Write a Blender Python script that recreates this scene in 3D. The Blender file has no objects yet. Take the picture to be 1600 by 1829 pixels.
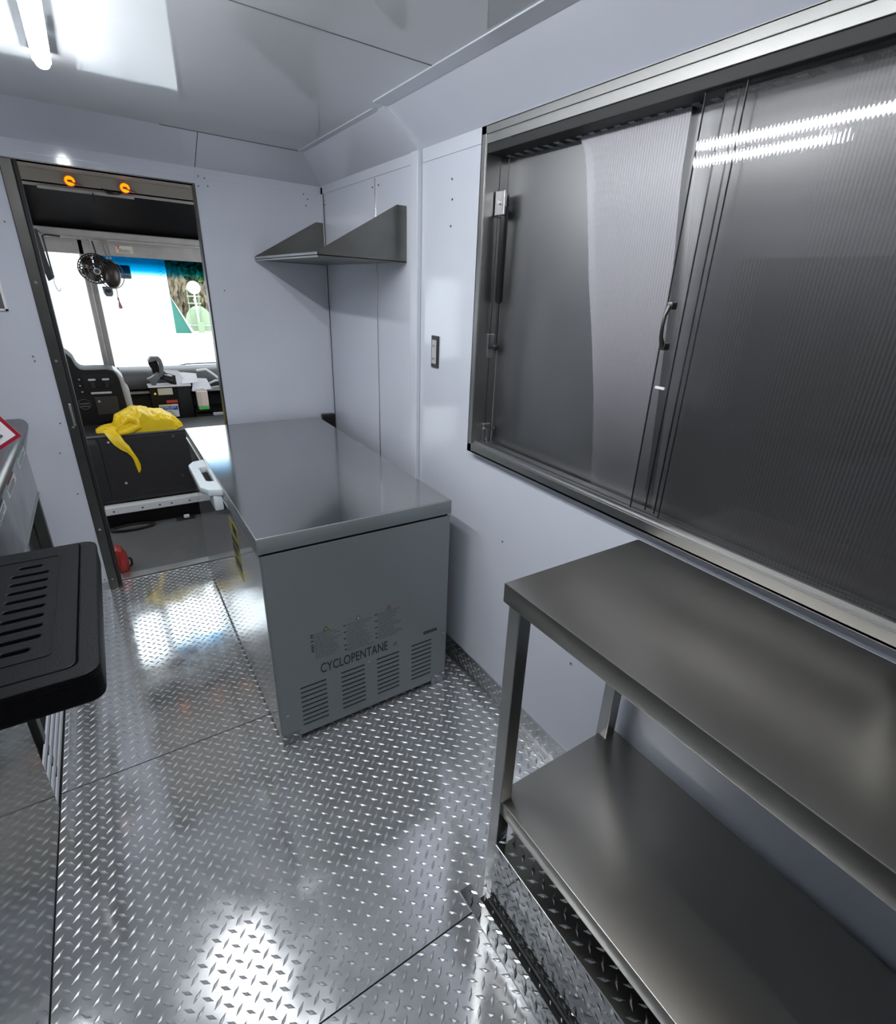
import bpy, bmesh, math, random
from mathutils import Matrix, Vector, noise
C = bpy.context.scene
COL = C.collection
R = random.Random(7)

# ------------------------------------------------------------ camera, world, exposure
cam_d = bpy.data.cameras.new('camera'); cam = bpy.data.objects.new('camera', cam_d); COL.objects.link(cam)
cam_d.sensor_fit = 'VERTICAL'; cam_d.sensor_height = 24.0; cam_d.lens = 914.78 / 1829 * 24.0
cam_d.shift_x = -42.94 / 1829; cam_d.shift_y = -3.22 / 1829; cam_d.clip_start = 0.02; cam_d.clip_end = 300
rt = Vector((0.82476463, -0.56330936, 0.0494558)); dn = Vector((-0.18262495, -0.34811558, -0.91949098)); fw = Vector((0.53517421, 0.74933177, -0.38998776))
m = Matrix.Identity(4)
for i in range(3):
    m[i][0] = rt[i]; m[i][1] = -dn[i]; m[i][2] = -fw[i]
m[2][3] = 1.55
cam.matrix_world = m
C.camera = cam

SKY = 4.2
LED = 84.0
w = bpy.data.worlds.new('world'); C.world = w; w.use_nodes = True
bg = w.node_tree.nodes['Background']; bg.inputs[0].default_value = (0.86, 0.94, 1.0, 1); bg.inputs[1].default_value = SKY
C.view_settings.view_transform = 'Standard'; C.view_settings.look = 'None'
C.view_settings.gamma = 1.0; C.view_settings.use_curve_mapping = False
C.view_settings.exposure = 0.0
C.cycles.use_denoising = True
C.cycles.max_bounces = 12; C.cycles.glossy_bounces = 8; C.cycles.transparent_max_bounces = 12
C.cycles.sample_clamp_indirect = 6.0; C.cycles.caustics_reflective = True; C.cycles.blur_glossy = 0.4

# ------------------------------------------------------------ materials
def mat(name, col, rough=0.5, metal=0.0, bump=0.0, bscale=40.0, bstretch=(1, 1, 1), var=0.0, vscale=6.0, rvar=0.0, emit=None, spec=None, trans=0.0, coat=0.0):
    mt = bpy.data.materials.new(name); mt.use_nodes = True
    nt = mt.node_tree; b = nt.nodes['Principled BSDF']
    b.inputs['Base Color'].default_value = (*col, 1); b.inputs['Roughness'].default_value = rough; b.inputs['Metallic'].default_value = metal
    if spec is not None: b.inputs['Specular IOR Level'].default_value = spec
    if coat: b.inputs['Coat Weight'].default_value = coat; b.inputs['Coat Roughness'].default_value = 0.04
    if trans: b.inputs['Transmission Weight'].default_value = trans
    if emit:
        b.inputs['Emission Color'].default_value = (*emit[:3], 1); b.inputs['Emission Strength'].default_value = emit[3]
    if bump or var or rvar:
        tc = nt.nodes.new('ShaderNodeTexCoord'); mp = nt.nodes.new('ShaderNodeMapping'); nt.links.new(tc.outputs['Object'], mp.inputs[0])
        mp.inputs['Scale'].default_value = bstretch
    if bump:
        n = nt.nodes.new('ShaderNodeTexNoise'); n.inputs['Scale'].default_value = bscale; n.inputs['Detail'].default_value = 3
        nt.links.new(mp.outputs[0], n.inputs['Vector'])
        bp = nt.nodes.new('ShaderNodeBump'); bp.inputs['Strength'].default_value = bump; bp.inputs['Distance'].default_value = 0.01
        nt.links.new(n.outputs['Fac'], bp.inputs['Height']); nt.links.new(bp.outputs[0], b.inputs['Normal'])
    if var or rvar:
        n2 = nt.nodes.new('ShaderNodeTexNoise'); n2.inputs['Scale'].default_value = vscale; n2.inputs['Detail'].default_value = 4
        nt.links.new(mp.outputs[0], n2.inputs['Vector'])
        if var:
            mx = nt.nodes.new('ShaderNodeMixRGB'); mx.inputs[1].default_value = (*[c * (1 - var) for c in col], 1); mx.inputs[2].default_value = (*[min(1, c * (1 + var)) for c in col], 1)
            nt.links.new(n2.outputs['Fac'], mx.inputs[0]); nt.links.new(mx.outputs[0], b.inputs['Base Color'])
        if rvar:
            mr = nt.nodes.new('ShaderNodeMapRange'); mr.inputs[1].default_value = 0.3; mr.inputs[2].default_value = 0.7
            mr.inputs[3].default_value = max(0.02, rough - rvar); mr.inputs[4].default_value = rough + rvar
            nt.links.new(n2.outputs['Fac'], mr.inputs[0]); nt.links.new(mr.outputs[0], b.inputs['Roughness'])
    return mt

M = {}
M['wall'] = mat('white_gloss_panel', (0.60, 0.63, 0.70), 0.09, 0, bump=0.02, bscale=5, var=0.03)
M['ceil'] = mat('white_gloss_ceiling', (0.68, 0.70, 0.73), 0.05, 0, bump=0.06, bscale=3.2, var=0.03, spec=0.30)
M['trimw'] = mat('white_trim', (0.60, 0.63, 0.69), 0.2)
M['floor'] = mat('diamond_plate_aluminium', (0.68, 0.69, 0.70), 0.12, 0.82, var=0.10, vscale=9, rvar=0.05, bump=0.03, bscale=14)
M['lozenge'] = mat('raised_diamond_aluminium', (0.62, 0.63, 0.64), 0.38, 0.75)
M['plate'] = mat('polished_tread_plate', (0.62, 0.63, 0.63), 0.08, 1, bump=0.02, bscale=10)
M['gusset'] = mat('smudged_stainless', (0.17, 0.17, 0.155), 0.35, 0.9, var=0.25, vscale=9)
M['nose'] = mat('grey_stainless_rail', (0.25, 0.25, 0.25), 0.35, 0.9)
M['edge'] = mat('dark_edge_and_reflection', (0.03, 0.03, 0.035), 0.4)
M['steel'] = mat('brushed_stainless', (0.37, 0.355, 0.325), 0.31, 1, var=0.06, vscale=5)
M['steelx'] = mat('stainless_sheet', (0.42, 0.42, 0.41), 0.2, 1, var=0.12, vscale=7, rvar=0.06)
M['mirror'] = mat('polished_stainless', (0.42, 0.43, 0.43), 0.07, 1, var=0.06, vscale=4, rvar=0.03)
M['alu'] = mat('satin_aluminium', (0.56, 0.56, 0.57), 0.32, 1, var=0.08, vscale=12)
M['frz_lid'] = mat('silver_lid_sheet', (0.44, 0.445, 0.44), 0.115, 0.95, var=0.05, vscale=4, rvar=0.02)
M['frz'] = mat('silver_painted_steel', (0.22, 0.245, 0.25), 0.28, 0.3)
M['frz_side'] = mat('silver_gloss_front', (0.55, 0.56, 0.57), 0.09, 0.6, bump=0.004, bscale=4)
M['black'] = mat('black_plastic', (0.012, 0.012, 0.013), 0.38, 0, bump=0.06, bscale=300)
M['cover'] = mat('black_moulded_plastic', (0.004, 0.004, 0.005), 0.48, 0, bump=0.08, bscale=400, spec=0.10)
M['blackd'] = mat('black_dusty_plastic', (0.020, 0.018, 0.018), 0.5, 0, var=0.25, vscale=14)
M['panelb'] = mat('matt_black_panel', (0.010, 0.009, 0.009), 0.6, spec=0.2)
M['dark'] = mat('dark_recess', (0.004, 0.004, 0.004), 0.8)
M['rubber'] = mat('black_rubber', (0.01, 0.01, 0.01), 0.6)
M['jamb'] = mat('weathered_steel_jamb', (0.10, 0.098, 0.092), 0.38, 0.9, var=0.3, vscale=9)
M['tan'] = mat('cab_headliner', (0.22, 0.19, 0.16), 0.55, 0, var=0.12, vscale=5)
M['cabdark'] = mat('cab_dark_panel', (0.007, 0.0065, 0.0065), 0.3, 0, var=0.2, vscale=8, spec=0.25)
M['cabmetal'] = mat('dusty_cab_metal', (0.36, 0.33, 0.31), 0.42, 0.35, var=0.18, vscale=14)
M['cabfloor'] = mat('grey_cab_mat', (0.11, 0.105, 0.105), 0.7, 0, var=0.2, vscale=10, bump=0.15, bscale=120)
M['grey'] = mat('grey_plastic', (0.13, 0.13, 0.135), 0.5)
M['lgrey'] = mat('light_grey_plastic', (0.45, 0.45, 0.46), 0.5)
M['white'] = mat('white_paint', (0.8, 0.8, 0.8), 0.45)
M['paper'] = mat('white_paper', (0.75, 0.73, 0.76), 0.8)
M['cream'] = mat('cream_label', (0.60, 0.54, 0.44), 0.7, var=0.15, vscale=30)
M['pink'] = mat('pale_pink_label', (0.75, 0.60, 0.55), 0.6)
M['green'] = mat('green_band', (0.12, 0.55, 0.10), 0.5)
M['red'] = mat('red_plastic', (0.35, 0.025, 0.02), 0.4)
M['redp'] = mat('red_print', (0.55, 0.05, 0.04), 0.5)
M['crimson'] = mat('crimson_border', (0.32, 0.01, 0.03), 0.4)
M['blue'] = mat('blue_print', (0.03, 0.10, 0.40), 0.5)
M['navy'] = mat('navy_print', (0.05, 0.06, 0.22), 0.5)
M['tealp'] = mat('teal_print', (0.10, 0.33, 0.27), 0.5)
M['yellowp'] = mat('yellow_print', (0.75, 0.58, 0.05), 0.5)
M['ink'] = mat('black_ink', (0.006, 0.006, 0.007), 0.5)
M['inkgrey'] = mat('grey_ink', (0.09, 0.10, 0.10), 0.6)
M['brownp'] = mat('maroon_print', (0.20, 0.06, 0.05), 0.5)
M['orange'] = mat('orange_print', (0.75, 0.16, 0.02), 0.5)
M['energy'] = mat('olive_label', (0.42, 0.36, 0.06), 0.5)
M['bag'] = mat('yellow_polythene', (0.95, 0.64, 0.010), 0.40, 0, bump=0.5, bscale=24, var=0.05)
M['framealu'] = mat('window_frame_aluminium', (0.40, 0.40, 0.39), 0.36, 1, var=0.1, vscale=10)
M['chrome'] = mat('chrome', (0.7, 0.7, 0.7), 0.12, 1)
M['amber'] = mat('amber_lens', (0.9, 0.25, 0.0), 0.3, emit=(1.0, 0.27, 0.0, 1.5))
M['led'] = mat('led_tube', (0.9, 0.9, 0.9), 0.4, emit=(0.95, 0.97, 1.0, LED))
M['handle'] = mat('pale_grey_handle', (0.62, 0.68, 0.70), 0.35)
M['wood'] = mat('reddish_wood', (0.28, 0.13, 0.10), 0.5)
M['fan'] = mat('dark_bronze', (0.05, 0.038, 0.032), 0.35, 0.6)
M['teal'] = mat('teal_tarpaulin', (0.02, 0.15, 0.11), 0.6)
M['leaf'] = mat('leaf_green', (0.08, 0.13, 0.035), 0.6, var=0.4, vscale=1.5)
M['straw'] = mat('dry_grass', (0.20, 0.16, 0.10), 0.8, var=0.3, vscale=3)
M['leafp'] = mat('tree_green', (0.05, 0.13, 0.04), 0.6, var=0.4, vscale=1.0)
M['palegreen'] = mat('pale_green_paint', (0.25, 0.33, 0.2), 0.6)
M['ground'] = mat('pale_concrete', (0.62, 0.62, 0.62), 0.8, var=0.08, vscale=0.5)
M['bwall'] = mat('white_building', (0.75, 0.75, 0.76), 0.6)
M['mirrorbody'] = mat('grey_mirror_shell', (0.12, 0.13, 0.16), 0.4)

def hatch_material():
    mt = mat('hatch_stainless', (0.25, 0.25, 0.255), 0.42, 1, var=0.12, vscale=2.5, rvar=0.05)
    nt = mt.node_tree; b = nt.nodes['Principled BSDF']
    tc = nt.nodes.new('ShaderNodeTexCoord'); n = nt.nodes.new('ShaderNodeTexNoise'); n.inputs['Scale'].default_value = 2.2; n.inputs['Detail'].default_value = 1
    bp = nt.nodes.new('ShaderNodeBump'); bp.inputs['Strength'].default_value = 0.10; bp.inputs['Distance'].default_value = 0.02
    nt.links.new(tc.outputs['Object'], n.inputs['Vector']); nt.links.new(n.outputs['Fac'], bp.inputs['Height']); nt.links.new(bp.outputs[0], b.inputs['Normal'])
    return mt
M['hatch'] = hatch_material()

def pane_material(name, period, tint, rough=0.03):
    mt = bpy.data.materials.new(name); mt.use_nodes = True
    nt = mt.node_tree; nt.nodes.clear()
    out = nt.nodes.new('ShaderNodeOutputMaterial'); mix = nt.nodes.new('ShaderNodeMixShader')
    tr = nt.nodes.new('ShaderNodeBsdfTransparent'); gl = nt.nodes.new('ShaderNodeBsdfGlossy'); fr = nt.nodes.new('ShaderNodeFresnel')
    tr.inputs[0].default_value = (*tint, 1); gl.inputs['Roughness'].default_value = rough; fr.inputs[0].default_value = 1.5
    ge = nt.nodes.new('ShaderNodeNewGeometry'); mf = nt.nodes.new('ShaderNodeMath'); mf.operation = 'SUBTRACT'; mf.inputs[0].default_value = 1.0; mf.use_clamp = True
    nt.links.new(ge.outputs['Backfacing'], mf.inputs[1]); mm = nt.nodes.new('ShaderNodeMath'); mm.operation = 'MULTIPLY'; nt.links.new(mf.outputs[0], mm.inputs[0]); nt.links.new(fr.outputs[0], mm.inputs[1])
    nt.links.new(mm.outputs[0], mix.inputs[0]); nt.links.new(tr.outputs[0], mix.inputs[1]); nt.links.new(gl.outputs[0], mix.inputs[2])
    nt.links.new(mix.outputs[0], out.inputs[0])
    if period:
        tc = nt.nodes.new('ShaderNodeTexCoord'); wv = nt.nodes.new('ShaderNodeTexWave'); wv.bands_direction = 'Y'
        wv.inputs['Scale'].default_value = 0.314 / period; wv.inputs['Distortion'].default_value = 0.0
        bp = nt.nodes.new('ShaderNodeBump'); bp.inputs['Strength'].default_value = 0.35; bp.inputs['Distance'].default_value = 0.00012
        nt.links.new(tc.outputs['Object'], wv.inputs[0]); nt.links.new(wv.outputs['Fac'], bp.inputs['Height']); nt.links.new(bp.outputs[0], gl.inputs['Normal'])
        nt.links.new(bp.outputs[0], fr.inputs['Normal'])
        rm = nt.nodes.new('ShaderNodeMapRange'); rm.inputs[3].default_value = tint[0] * 0.90; rm.inputs[4].default_value = tint[0]
        nt.links.new(wv.outputs['Fac'], rm.inputs[0]); nt.links.new(rm.outputs[0], tr.inputs[0])
    return mt
M['pane'] = pane_material('ribbed_polycarbonate', 0.007, (0.93, 0.93, 0.93))
M['pane2'] = pane_material('cloudy_ribbed_polycarbonate', 0.007, (0.93, 0.93, 0.93), 0.22)
def ribbed_sheet_material(name, period, alb, mixf, fade=0.0):
    mt = bpy.data.materials.new(name); mt.use_nodes = True
    nt = mt.node_tree; b = nt.nodes['Principled BSDF']; out = nt.nodes['Material Output']
    b.inputs['Base Color'].default_value = (*alb, 1); b.inputs['Roughness'].default_value = 0.28
    tr = nt.nodes.new('ShaderNodeBsdfTransparent'); mix = nt.nodes.new('ShaderNodeMixShader'); tr.inputs[0].default_value = (0.92, 0.92, 0.92, 1)
    tc = nt.nodes.new('ShaderNodeTexCoord'); wv = nt.nodes.new('ShaderNodeTexWave'); wv.bands_direction = 'Y'; wv.inputs['Scale'].default_value = 0.314 / period
    bp = nt.nodes.new('ShaderNodeBump'); bp.inputs['Strength'].default_value = 0.6; bp.inputs['Distance'].default_value = 0.0006
    mr = nt.nodes.new('ShaderNodeMapRange'); mr.inputs[3].default_value = mixf * 0.72; mr.inputs[4].default_value = mixf
    nt.links.new(tc.outputs['Object'], wv.inputs[0]); nt.links.new(wv.outputs['Fac'], bp.inputs['Height']); nt.links.new(bp.outputs[0], b.inputs['Normal'])
    nt.links.new(wv.outputs['Fac'], mr.inputs[0]); fac = mr.outputs[0]
    if fade:   # fade of a reflected bright band, put into the opacity from top to foot
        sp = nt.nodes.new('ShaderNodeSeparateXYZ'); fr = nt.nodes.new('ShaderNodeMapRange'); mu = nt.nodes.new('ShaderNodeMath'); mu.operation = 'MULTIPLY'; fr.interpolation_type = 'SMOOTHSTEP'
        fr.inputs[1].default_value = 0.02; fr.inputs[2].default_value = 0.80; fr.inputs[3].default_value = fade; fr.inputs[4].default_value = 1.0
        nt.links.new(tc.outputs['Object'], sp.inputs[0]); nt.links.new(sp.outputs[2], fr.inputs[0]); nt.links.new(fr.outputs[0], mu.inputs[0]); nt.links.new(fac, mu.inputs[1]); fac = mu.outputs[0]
    nt.links.new(fac, mix.inputs[0]); nt.links.new(tr.outputs[0], mix.inputs[1]); nt.links.new(b.outputs[0], mix.inputs[2])
    nt.links.new(mix.outputs[0], out.inputs[0])
    return mt
M['reflection_sheet'] = ribbed_sheet_material('ribbed_painted_reflection', 0.0075, (0.62, 0.61, 0.66), 0.50, 0.10)  # pale opacity stands in for a bright reflection in the window
M['sheetB'] = ribbed_sheet_material('clear_ribbed_sheet', 0.0075, (0.55, 0.55, 0.57), 0.13)
M['glass'] = pane_material('clear_glass', 0, (0.97, 0.98, 0.98))

def tint_material():
    mt = bpy.data.materials.new('blue_tint_strip'); mt.use_nodes = True
    nt = mt.node_tree; nt.nodes.clear()
    out = nt.nodes.new('ShaderNodeOutputMaterial'); tr = nt.nodes.new('ShaderNodeBsdfTransparent')
    tc = nt.nodes.new('ShaderNodeTexCoord'); sp = nt.nodes.new('ShaderNodeSeparateXYZ'); mr = nt.nodes.new('ShaderNodeMapRange'); cr = nt.nodes.new('ShaderNodeValToRGB')
    nt.links.new(tc.outputs['Object'], sp.inputs[0]); nt.links.new(sp.outputs[2], mr.inputs[0]); mr.inputs[1].default_value = 0.0; mr.inputs[2].default_value = 0.135
    nt.links.new(mr.outputs[0], cr.inputs[0]); nt.links.new(cr.outputs[0], tr.inputs[0]); nt.links.new(tr.outputs[0], out.inputs[0])
    e = cr.color_ramp.elements; e[0].position = 0.0; e[0].color = (1, 1, 1, 1); e[1].position = 0.75; e[1].color = (0.006, 0.20, 0.32, 1)
    x = e.new(0.35); x.color = (0.03, 0.50, 0.72, 1)
    return mt
M['tint'] = tint_material()

# ------------------------------------------------------------ mesh helpers
class MB:
    def __init__(s): s.v = []; s.f = []
    def add(s, vs, fs):
        o = len(s.v); s.v += [tuple(p) for p in vs]; s.f += [tuple(i + o for i in f) for f in fs]; return s
    def bm(s, bm):
        bm.verts.index_update(); return s.add([v.co.copy() for v in bm.verts], [[v.index for v in f.verts] for f in bm.faces])
    def box(s, x0, x1, y0, y1, z0, z1, bv=0.0, seg=2):
        x0, x1 = sorted((x0, x1)); y0, y1 = sorted((y0, y1)); z0, z1 = sorted((z0, z1))
        V = [(x, y, z) for x in (x0, x1) for y in (y0, y1) for z in (z0, z1)]
        F = [(0, 1, 3, 2), (4, 6, 7, 5), (0, 4, 5, 1), (2, 3, 7, 6), (0, 2, 6, 4), (1, 5, 7, 3)]
        if not bv: return s.add(V, F)
        b = bmesh.new(); vs = [b.verts.new(p) for p in V]
        for f in F: b.faces.new([vs[i] for i in f])
        bmesh.ops.bevel(b, geom=list(b.edges), offset=bv, segments=seg, profile=0.5, affect='EDGES')
        s.bm(b); b.free(); return s
    def prism(s, poly, axis, a0, a1, bv=0.0, seg=2):
        # poly: 2d points in the other two axes (x,z for 'y'; x,y for 'z'; y,z for 'x')
        def P(p, a): return {'x': (a, p[0], p[1]), 'y': (p[0], a, p[1]), 'z': (p[0], p[1], a)}[axis]
        n = len(poly); b = bmesh.new()
        lo = [b.verts.new(P(p, a0)) for p in poly]; hi = [b.verts.new(P(p, a1)) for p in poly]
        b.faces.new(lo); b.faces.new(hi[::-1])
        for i in range(n): b.faces.new((lo[i], hi[i], hi[(i + 1) % n], lo[(i + 1) % n]))
        bmesh.ops.recalc_face_normals(b, faces=list(b.faces))
        if bv: bmesh.ops.bevel(b, geom=list(b.edges), offset=bv, segments=seg, profile=0.5, affect='EDGES')
        s.bm(b); b.free(); return s
    def tube(s, pts, r, n=10, cap=True):
        pts = [Vector(p) for p in pts]; rs = r if isinstance(r, (list, tuple)) else [r] * len(pts)
        o = len(s.v); up = None
        for i, p in enumerate(pts):
            t = (pts[min(i + 1, len(pts) - 1)] - pts[max(i - 1, 0)]).normalized()
            if up is None:
                a = Vector((0, 0, 1)) if abs(t.z) < 0.9 else Vector((1, 0, 0)); up = (a - t * a.dot(t)).normalized()
            else: up = (up - t * up.dot(t)).normalized()
            sd = t.cross(up)
            for k in range(n):
                a = 2 * math.pi * k / n; q = p + (up * math.cos(a) + sd * math.sin(a)) * rs[i]; s.v.append(tuple(q))
        for i in range(len(pts) - 1):
            for k in range(n):
                a = o + i * n + k; b = o + i * n + (k + 1) % n; s.f.append((a, b, b + n, a + n))
        if cap: s.f.append(tuple(o + k for k in range(n))[::-1]); s.f.append(tuple(o + (len(pts) - 1) * n + k for k in range(n)))
        return s
    def ball(s, c, r, n=14, m_=8):
        r = r if isinstance(r, (list, tuple)) else (r, r, r); o = len(s.v)
        for j in range(m_ + 1):
            t = math.pi * j / m_
            for k in range(n):
                a = 2 * math.pi * k / n; s.v.append((c[0] + r[0] * math.sin(t) * math.cos(a), c[1] + r[1] * math.sin(t) * math.sin(a), c[2] + r[2] * math.cos(t)))
        for j in range(m_):
            for k in range(n):
                a = o + j * n + k; b = o + j * n + (k + 1) % n; s.f.append((a, a + n, b + n, b))
        return s
    def ring(s, c, nrm, rad, r, n=24, k=6):
        nrm = Vector(nrm).normalized(); a = Vector((0, 0, 1)) if abs(nrm.z) < 0.9 else Vector((1, 0, 0)); u = nrm.cross(a).normalized(); v = nrm.cross(u)
        c = Vector(c); o = len(s.v)
        for i in range(n):
            t = 2 * math.pi * i / n; d = u * math.cos(t) + v * math.sin(t)
            for j in range(k):
                p = 2 * math.pi * j / k; s.v.append(tuple(c + d * (rad + r * math.cos(p)) + nrm * r * math.sin(p)))
        for i in range(n):
            for j in range(k):
                s.f.append((o + i * k + j, o + ((i + 1) % n) * k + j, o + ((i + 1) % n) * k + (j + 1) % k, o + i * k + (j + 1) % k))
        return s

def obj(name, mb, mt, parent=None, smooth=False, label=None, kind=None, origin=None):
    vs = mb.v; xs, ys, zs = zip(*vs)
    og = Vector(origin) if origin else Vector(((min(xs) + max(xs)) / 2, (min(ys) + max(ys)) / 2, min(zs)))
    me = bpy.data.meshes.new(name); me.from_pydata([tuple(Vector(p) - og) for p in vs], [], mb.f)
    b = bmesh.new(); b.from_mesh(me); bmesh.ops.recalc_face_normals(b, faces=list(b.faces)); b.to_mesh(me); b.free()
    me.materials.append(M[mt] if isinstance(mt, str) else mt)
    if smooth:
        me.polygons.foreach_set('use_smooth', [True] * len(me.polygons))
        try: me.set_sharp_from_angle(angle=math.radians(40))
        except Exception: pass
    o = bpy.data.objects.new(name, me); COL.objects.link(o)
    o['origin'] = tuple(og)
    if parent is not None:
        o.parent = parent; o.location = og - Vector(parent['origin'])
    else: o.location = og
    if label: o['label'] = label
    if kind: o['kind'] = kind
    return o
def thing(name, label, cat, loc=(0, 0, 0), group=None):
    o = bpy.data.objects.new(name, None); COL.objects.link(o); o.location = loc; o['origin'] = tuple(loc); o.empty_display_size = 0.05
    if label: o['label'] = label
    if cat: o['category'] = cat
    if group: o['group'] = group
    return o
def tag(o, label, cat, group=None):
    o['label'] = label; o['category'] = cat
    if group: o['group'] = group
    return o
def struct(name, mb, mt, smooth=False, label=None):
    o = obj(name, mb, mt, None, smooth); o['kind'] = 'structure'
    if label: o['label'] = label
    return o
def B(*a, **k): return MB().box(*a, **k)

def text_mb(s, width, height, org, ux, uz, thick=0.0004):
    cu = bpy.data.curves.new('t', 'FONT'); cu.body = s; cu.resolution_u = 3
    ob = bpy.data.objects.new('t', cu); COL.objects.link(ob)
    dg = bpy.context.evaluated_depsgraph_get(); me = bpy.data.meshes.new_from_object(ob.evaluated_get(dg))
    vs = [v.co.copy() for v in me.vertices]; fs = [list(p.vertices) for p in me.polygons]
    bpy.data.objects.remove(ob); bpy.data.curves.remove(cu); bpy.data.meshes.remove(me)
    x0 = min(v.x for v in vs); x1 = max(v.x for v in vs); y0 = min(v.y for v in vs); y1 = max(v.y for v in vs)
    org = Vector(org); ux = Vector(ux); uz = Vector(uz); nr = ux.cross(uz)
    P = [org + ux * ((v.x - x0) / (x1 - x0) * width) + uz * ((v.y - y0) / (y1 - y0) * height) + nr * thick for v in vs]
    return MB().add(P, fs)

def plate_with_holes(outer, holes, z0, z1, bev):
    cu = bpy.data.curves.new('c', 'CURVE'); cu.dimensions = '2D'; cu.fill_mode = 'BOTH'; cu.extrude = (z1 - z0) / 2 - bev; cu.bevel_depth = bev; cu.bevel_resolution = 1
    for P in [outer] + holes:
        s = cu.splines.new('POLY'); s.points.add(len(P) - 1); s.use_cyclic_u = True
        for i, p in enumerate(P): s.points[i].co = (p[0], p[1], 0, 1)
    ob = bpy.data.objects.new('c', cu); COL.objects.link(ob)
    dg = bpy.context.evaluated_depsgraph_get(); me = bpy.data.meshes.new_from_object(ob.evaluated_get(dg))
    mb = MB().add([(v.co.x, v.co.y, v.co.z + (z0 + z1) / 2) for v in me.vertices], [list(p.vertices) for p in me.polygons])
    bpy.data.objects.remove(ob); bpy.data.curves.remove(cu); bpy.data.meshes.remove(me)
    return mb

# ------------------------------------------------------------ diamond plate relief
PIT = 0.0385
def lozenges(u0, u1, v0, v1, to, skip=None, pit=PIT, ph=(0.0, 0.0)):
    mb = MB(); L = 0.0158 * pit / PIT; W = 0.0046 * pit / PIT; H = 0.0017; s2 = math.sqrt(0.5); mg = 0.004
    i0 = int(u0 / pit) - 2; i1 = int(u1 / pit) + 2; j0 = int(v0 / pit) - 2; j1 = int(v1 / pit) + 2
    for i in range(i0, i1):
        for j in range(j0, j1):
            for k in (0, 1):
                cu = (i + 0.5 * k) * pit + ph[0]; cv = (j + 0.5 * k) * pit + ph[1]
                if not (u0 + mg < cu < u1 - mg and v0 + mg < cv < v1 - mg): continue
                if skip and skip(cu, cv): continue
                d = (s2, -s2) if k == 0 else (s2, s2); p = (-d[1], d[0])
                def q(a, b, h): 
                    uu = min(max(cu + d[0] * a + p[0] * b, u0), u1); vv = min(max(cv + d[1] * a + p[1] * b, v0), v1)
                    return to(uu, vv, h)
                mb.add([q(-L, 0, 0), q(0, W, 0), q(L, 0, 0), q(0, -W, 0), q(-L * 0.42, 0, H), q(L * 0.42, 0, H)],
                       [(0, 3, 4), (3, 5, 4), (3, 2, 5), (0, 4, 1), (1, 4, 5), (1, 5, 2)])
    return mb

# ------------------------------------------------------------ the shell: floor
XL, XR, YP, YB = -1.07, 1.074, 2.996, -1.25
floor = struct('floor', B(XL - 0.04, XR + 0.04, YB, 3.06, -0.05, -0.005), 'dark', label='bright diamond plate aluminium floor of the truck body')
FX0, FX1 = -0.374, 1.072
seams = [(YB, -0.339), (-0.335, 0.661), (0.665, 1.662), (1.666, 3.055)]
for a, b in seams:
    p = obj('floor_plate', B(FX0, FX1, a, b, -0.005, 0.0), 'floor', floor)
    if b > 0.1:
        mb = lozenges(FX0, FX1, max(a, 0.0), b, lambda u, v, h: (u, v, h), skip=lambda u, v: (0.62 < u and v < 0.6) or (0.32 < u < 0.92 and 1.56 < v < 2.85))
        obj('diamond_relief', mb, 'lozenge', p, kind='stuff')
es = obj('edge_strip', B(0.545, 0.584, -0.6, 0.725, 0.0, 0.004, bv=0.001), 'plate', floor)
obj('diamond_relief', lozenges(0.546, 0.583, 0.0, 0.72, lambda u, v, h: (u, v, 0.004 + h), ph=(0.0, 0.01)), 'plate', es, kind='stuff')
obj('edge_gap', B(0.5845, 0.600, -0.6, 0.68, 0.0, 0.0012), 'dark', floor)
obj('threshold_strip', B(-0.15, 0.475, 3.062, 3.125, 0.0, 0.008, bv=0.003), 'alu', floor)

# ------------------------------------------------------------ right wall, with the service opening
WY0, WY1, WZ0, WZ1 = 0.140, 1.515, 1.012, 2.004       # outer frame
mb = MB(); T = 0.05
mb.box(XR, XR + T, WY1 - 0.02, YP + 0.05, -0.05, 2.16).box(XR, XR + T, YB, WY0 + 0.02, -0.05, 2.16)
mb.box(XR, XR + T, WY0 + 0.02, WY1 - 0.02, -0.05, WZ0 + 0.02).box(XR, XR + T, WY0 + 0.02, WY1 - 0.02, WZ1 - 0.02, 2.16)
wr = struct('wall_right', mb, 'wall', label='glossy white panelled wall with the serving window')
obj('panel_joint', B(XR - 0.003, XR, 2.332, 2.339, 0.0, 1.975, bv=0.001), 'chrome', wr)
obj('corner_seam', B(XR - 0.0045, XR, YP - 0.033, YP - 0.0305, 0.0, 1.98), 'inkgrey', wr)
obj('corner_joint', B(XR - 0.004, XR, YP - 0.030, YP - 0.0005, 0.0, 2.01, bv=0.0015), 'trimw', wr)
mb = MB()
for (y, z) in [(2.955, 1.95), (2.95, 1.93), (1.98, 1.955), (1.95, 1.925), (1.72, 1.90), (1.715, 1.84), (1.72, 1.76), (1.955, 1.40), (1.955, 0.9), (2.36, 1.944), (2.30, 1.946), (1.3, 0.72), (0.9, 0.45)]:
    mb.tube([(XR - 0.001, y, z), (XR - 0.0035, y, z)], 0.0035, 8)
obj('rivets', mb, 'grey', wr, kind='stuff')
struct('trim_10', B(XR - 0.012, XR, -1.15, WY0 - 0.001, 0.992, 2.0, bv=0.002), 'cabdark', label='unseen dark sheet added past the right end of the serving window to darken the table top reflection')  # out of view, added only to darken what the table top mirrors
rib = struct('trim_1', MB().box(XR - 0.020, XR, 1.928, 1.985, 0.0, 2.012, bv=0.004), 'trimw', label='white vertical rib between wall panels')
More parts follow.
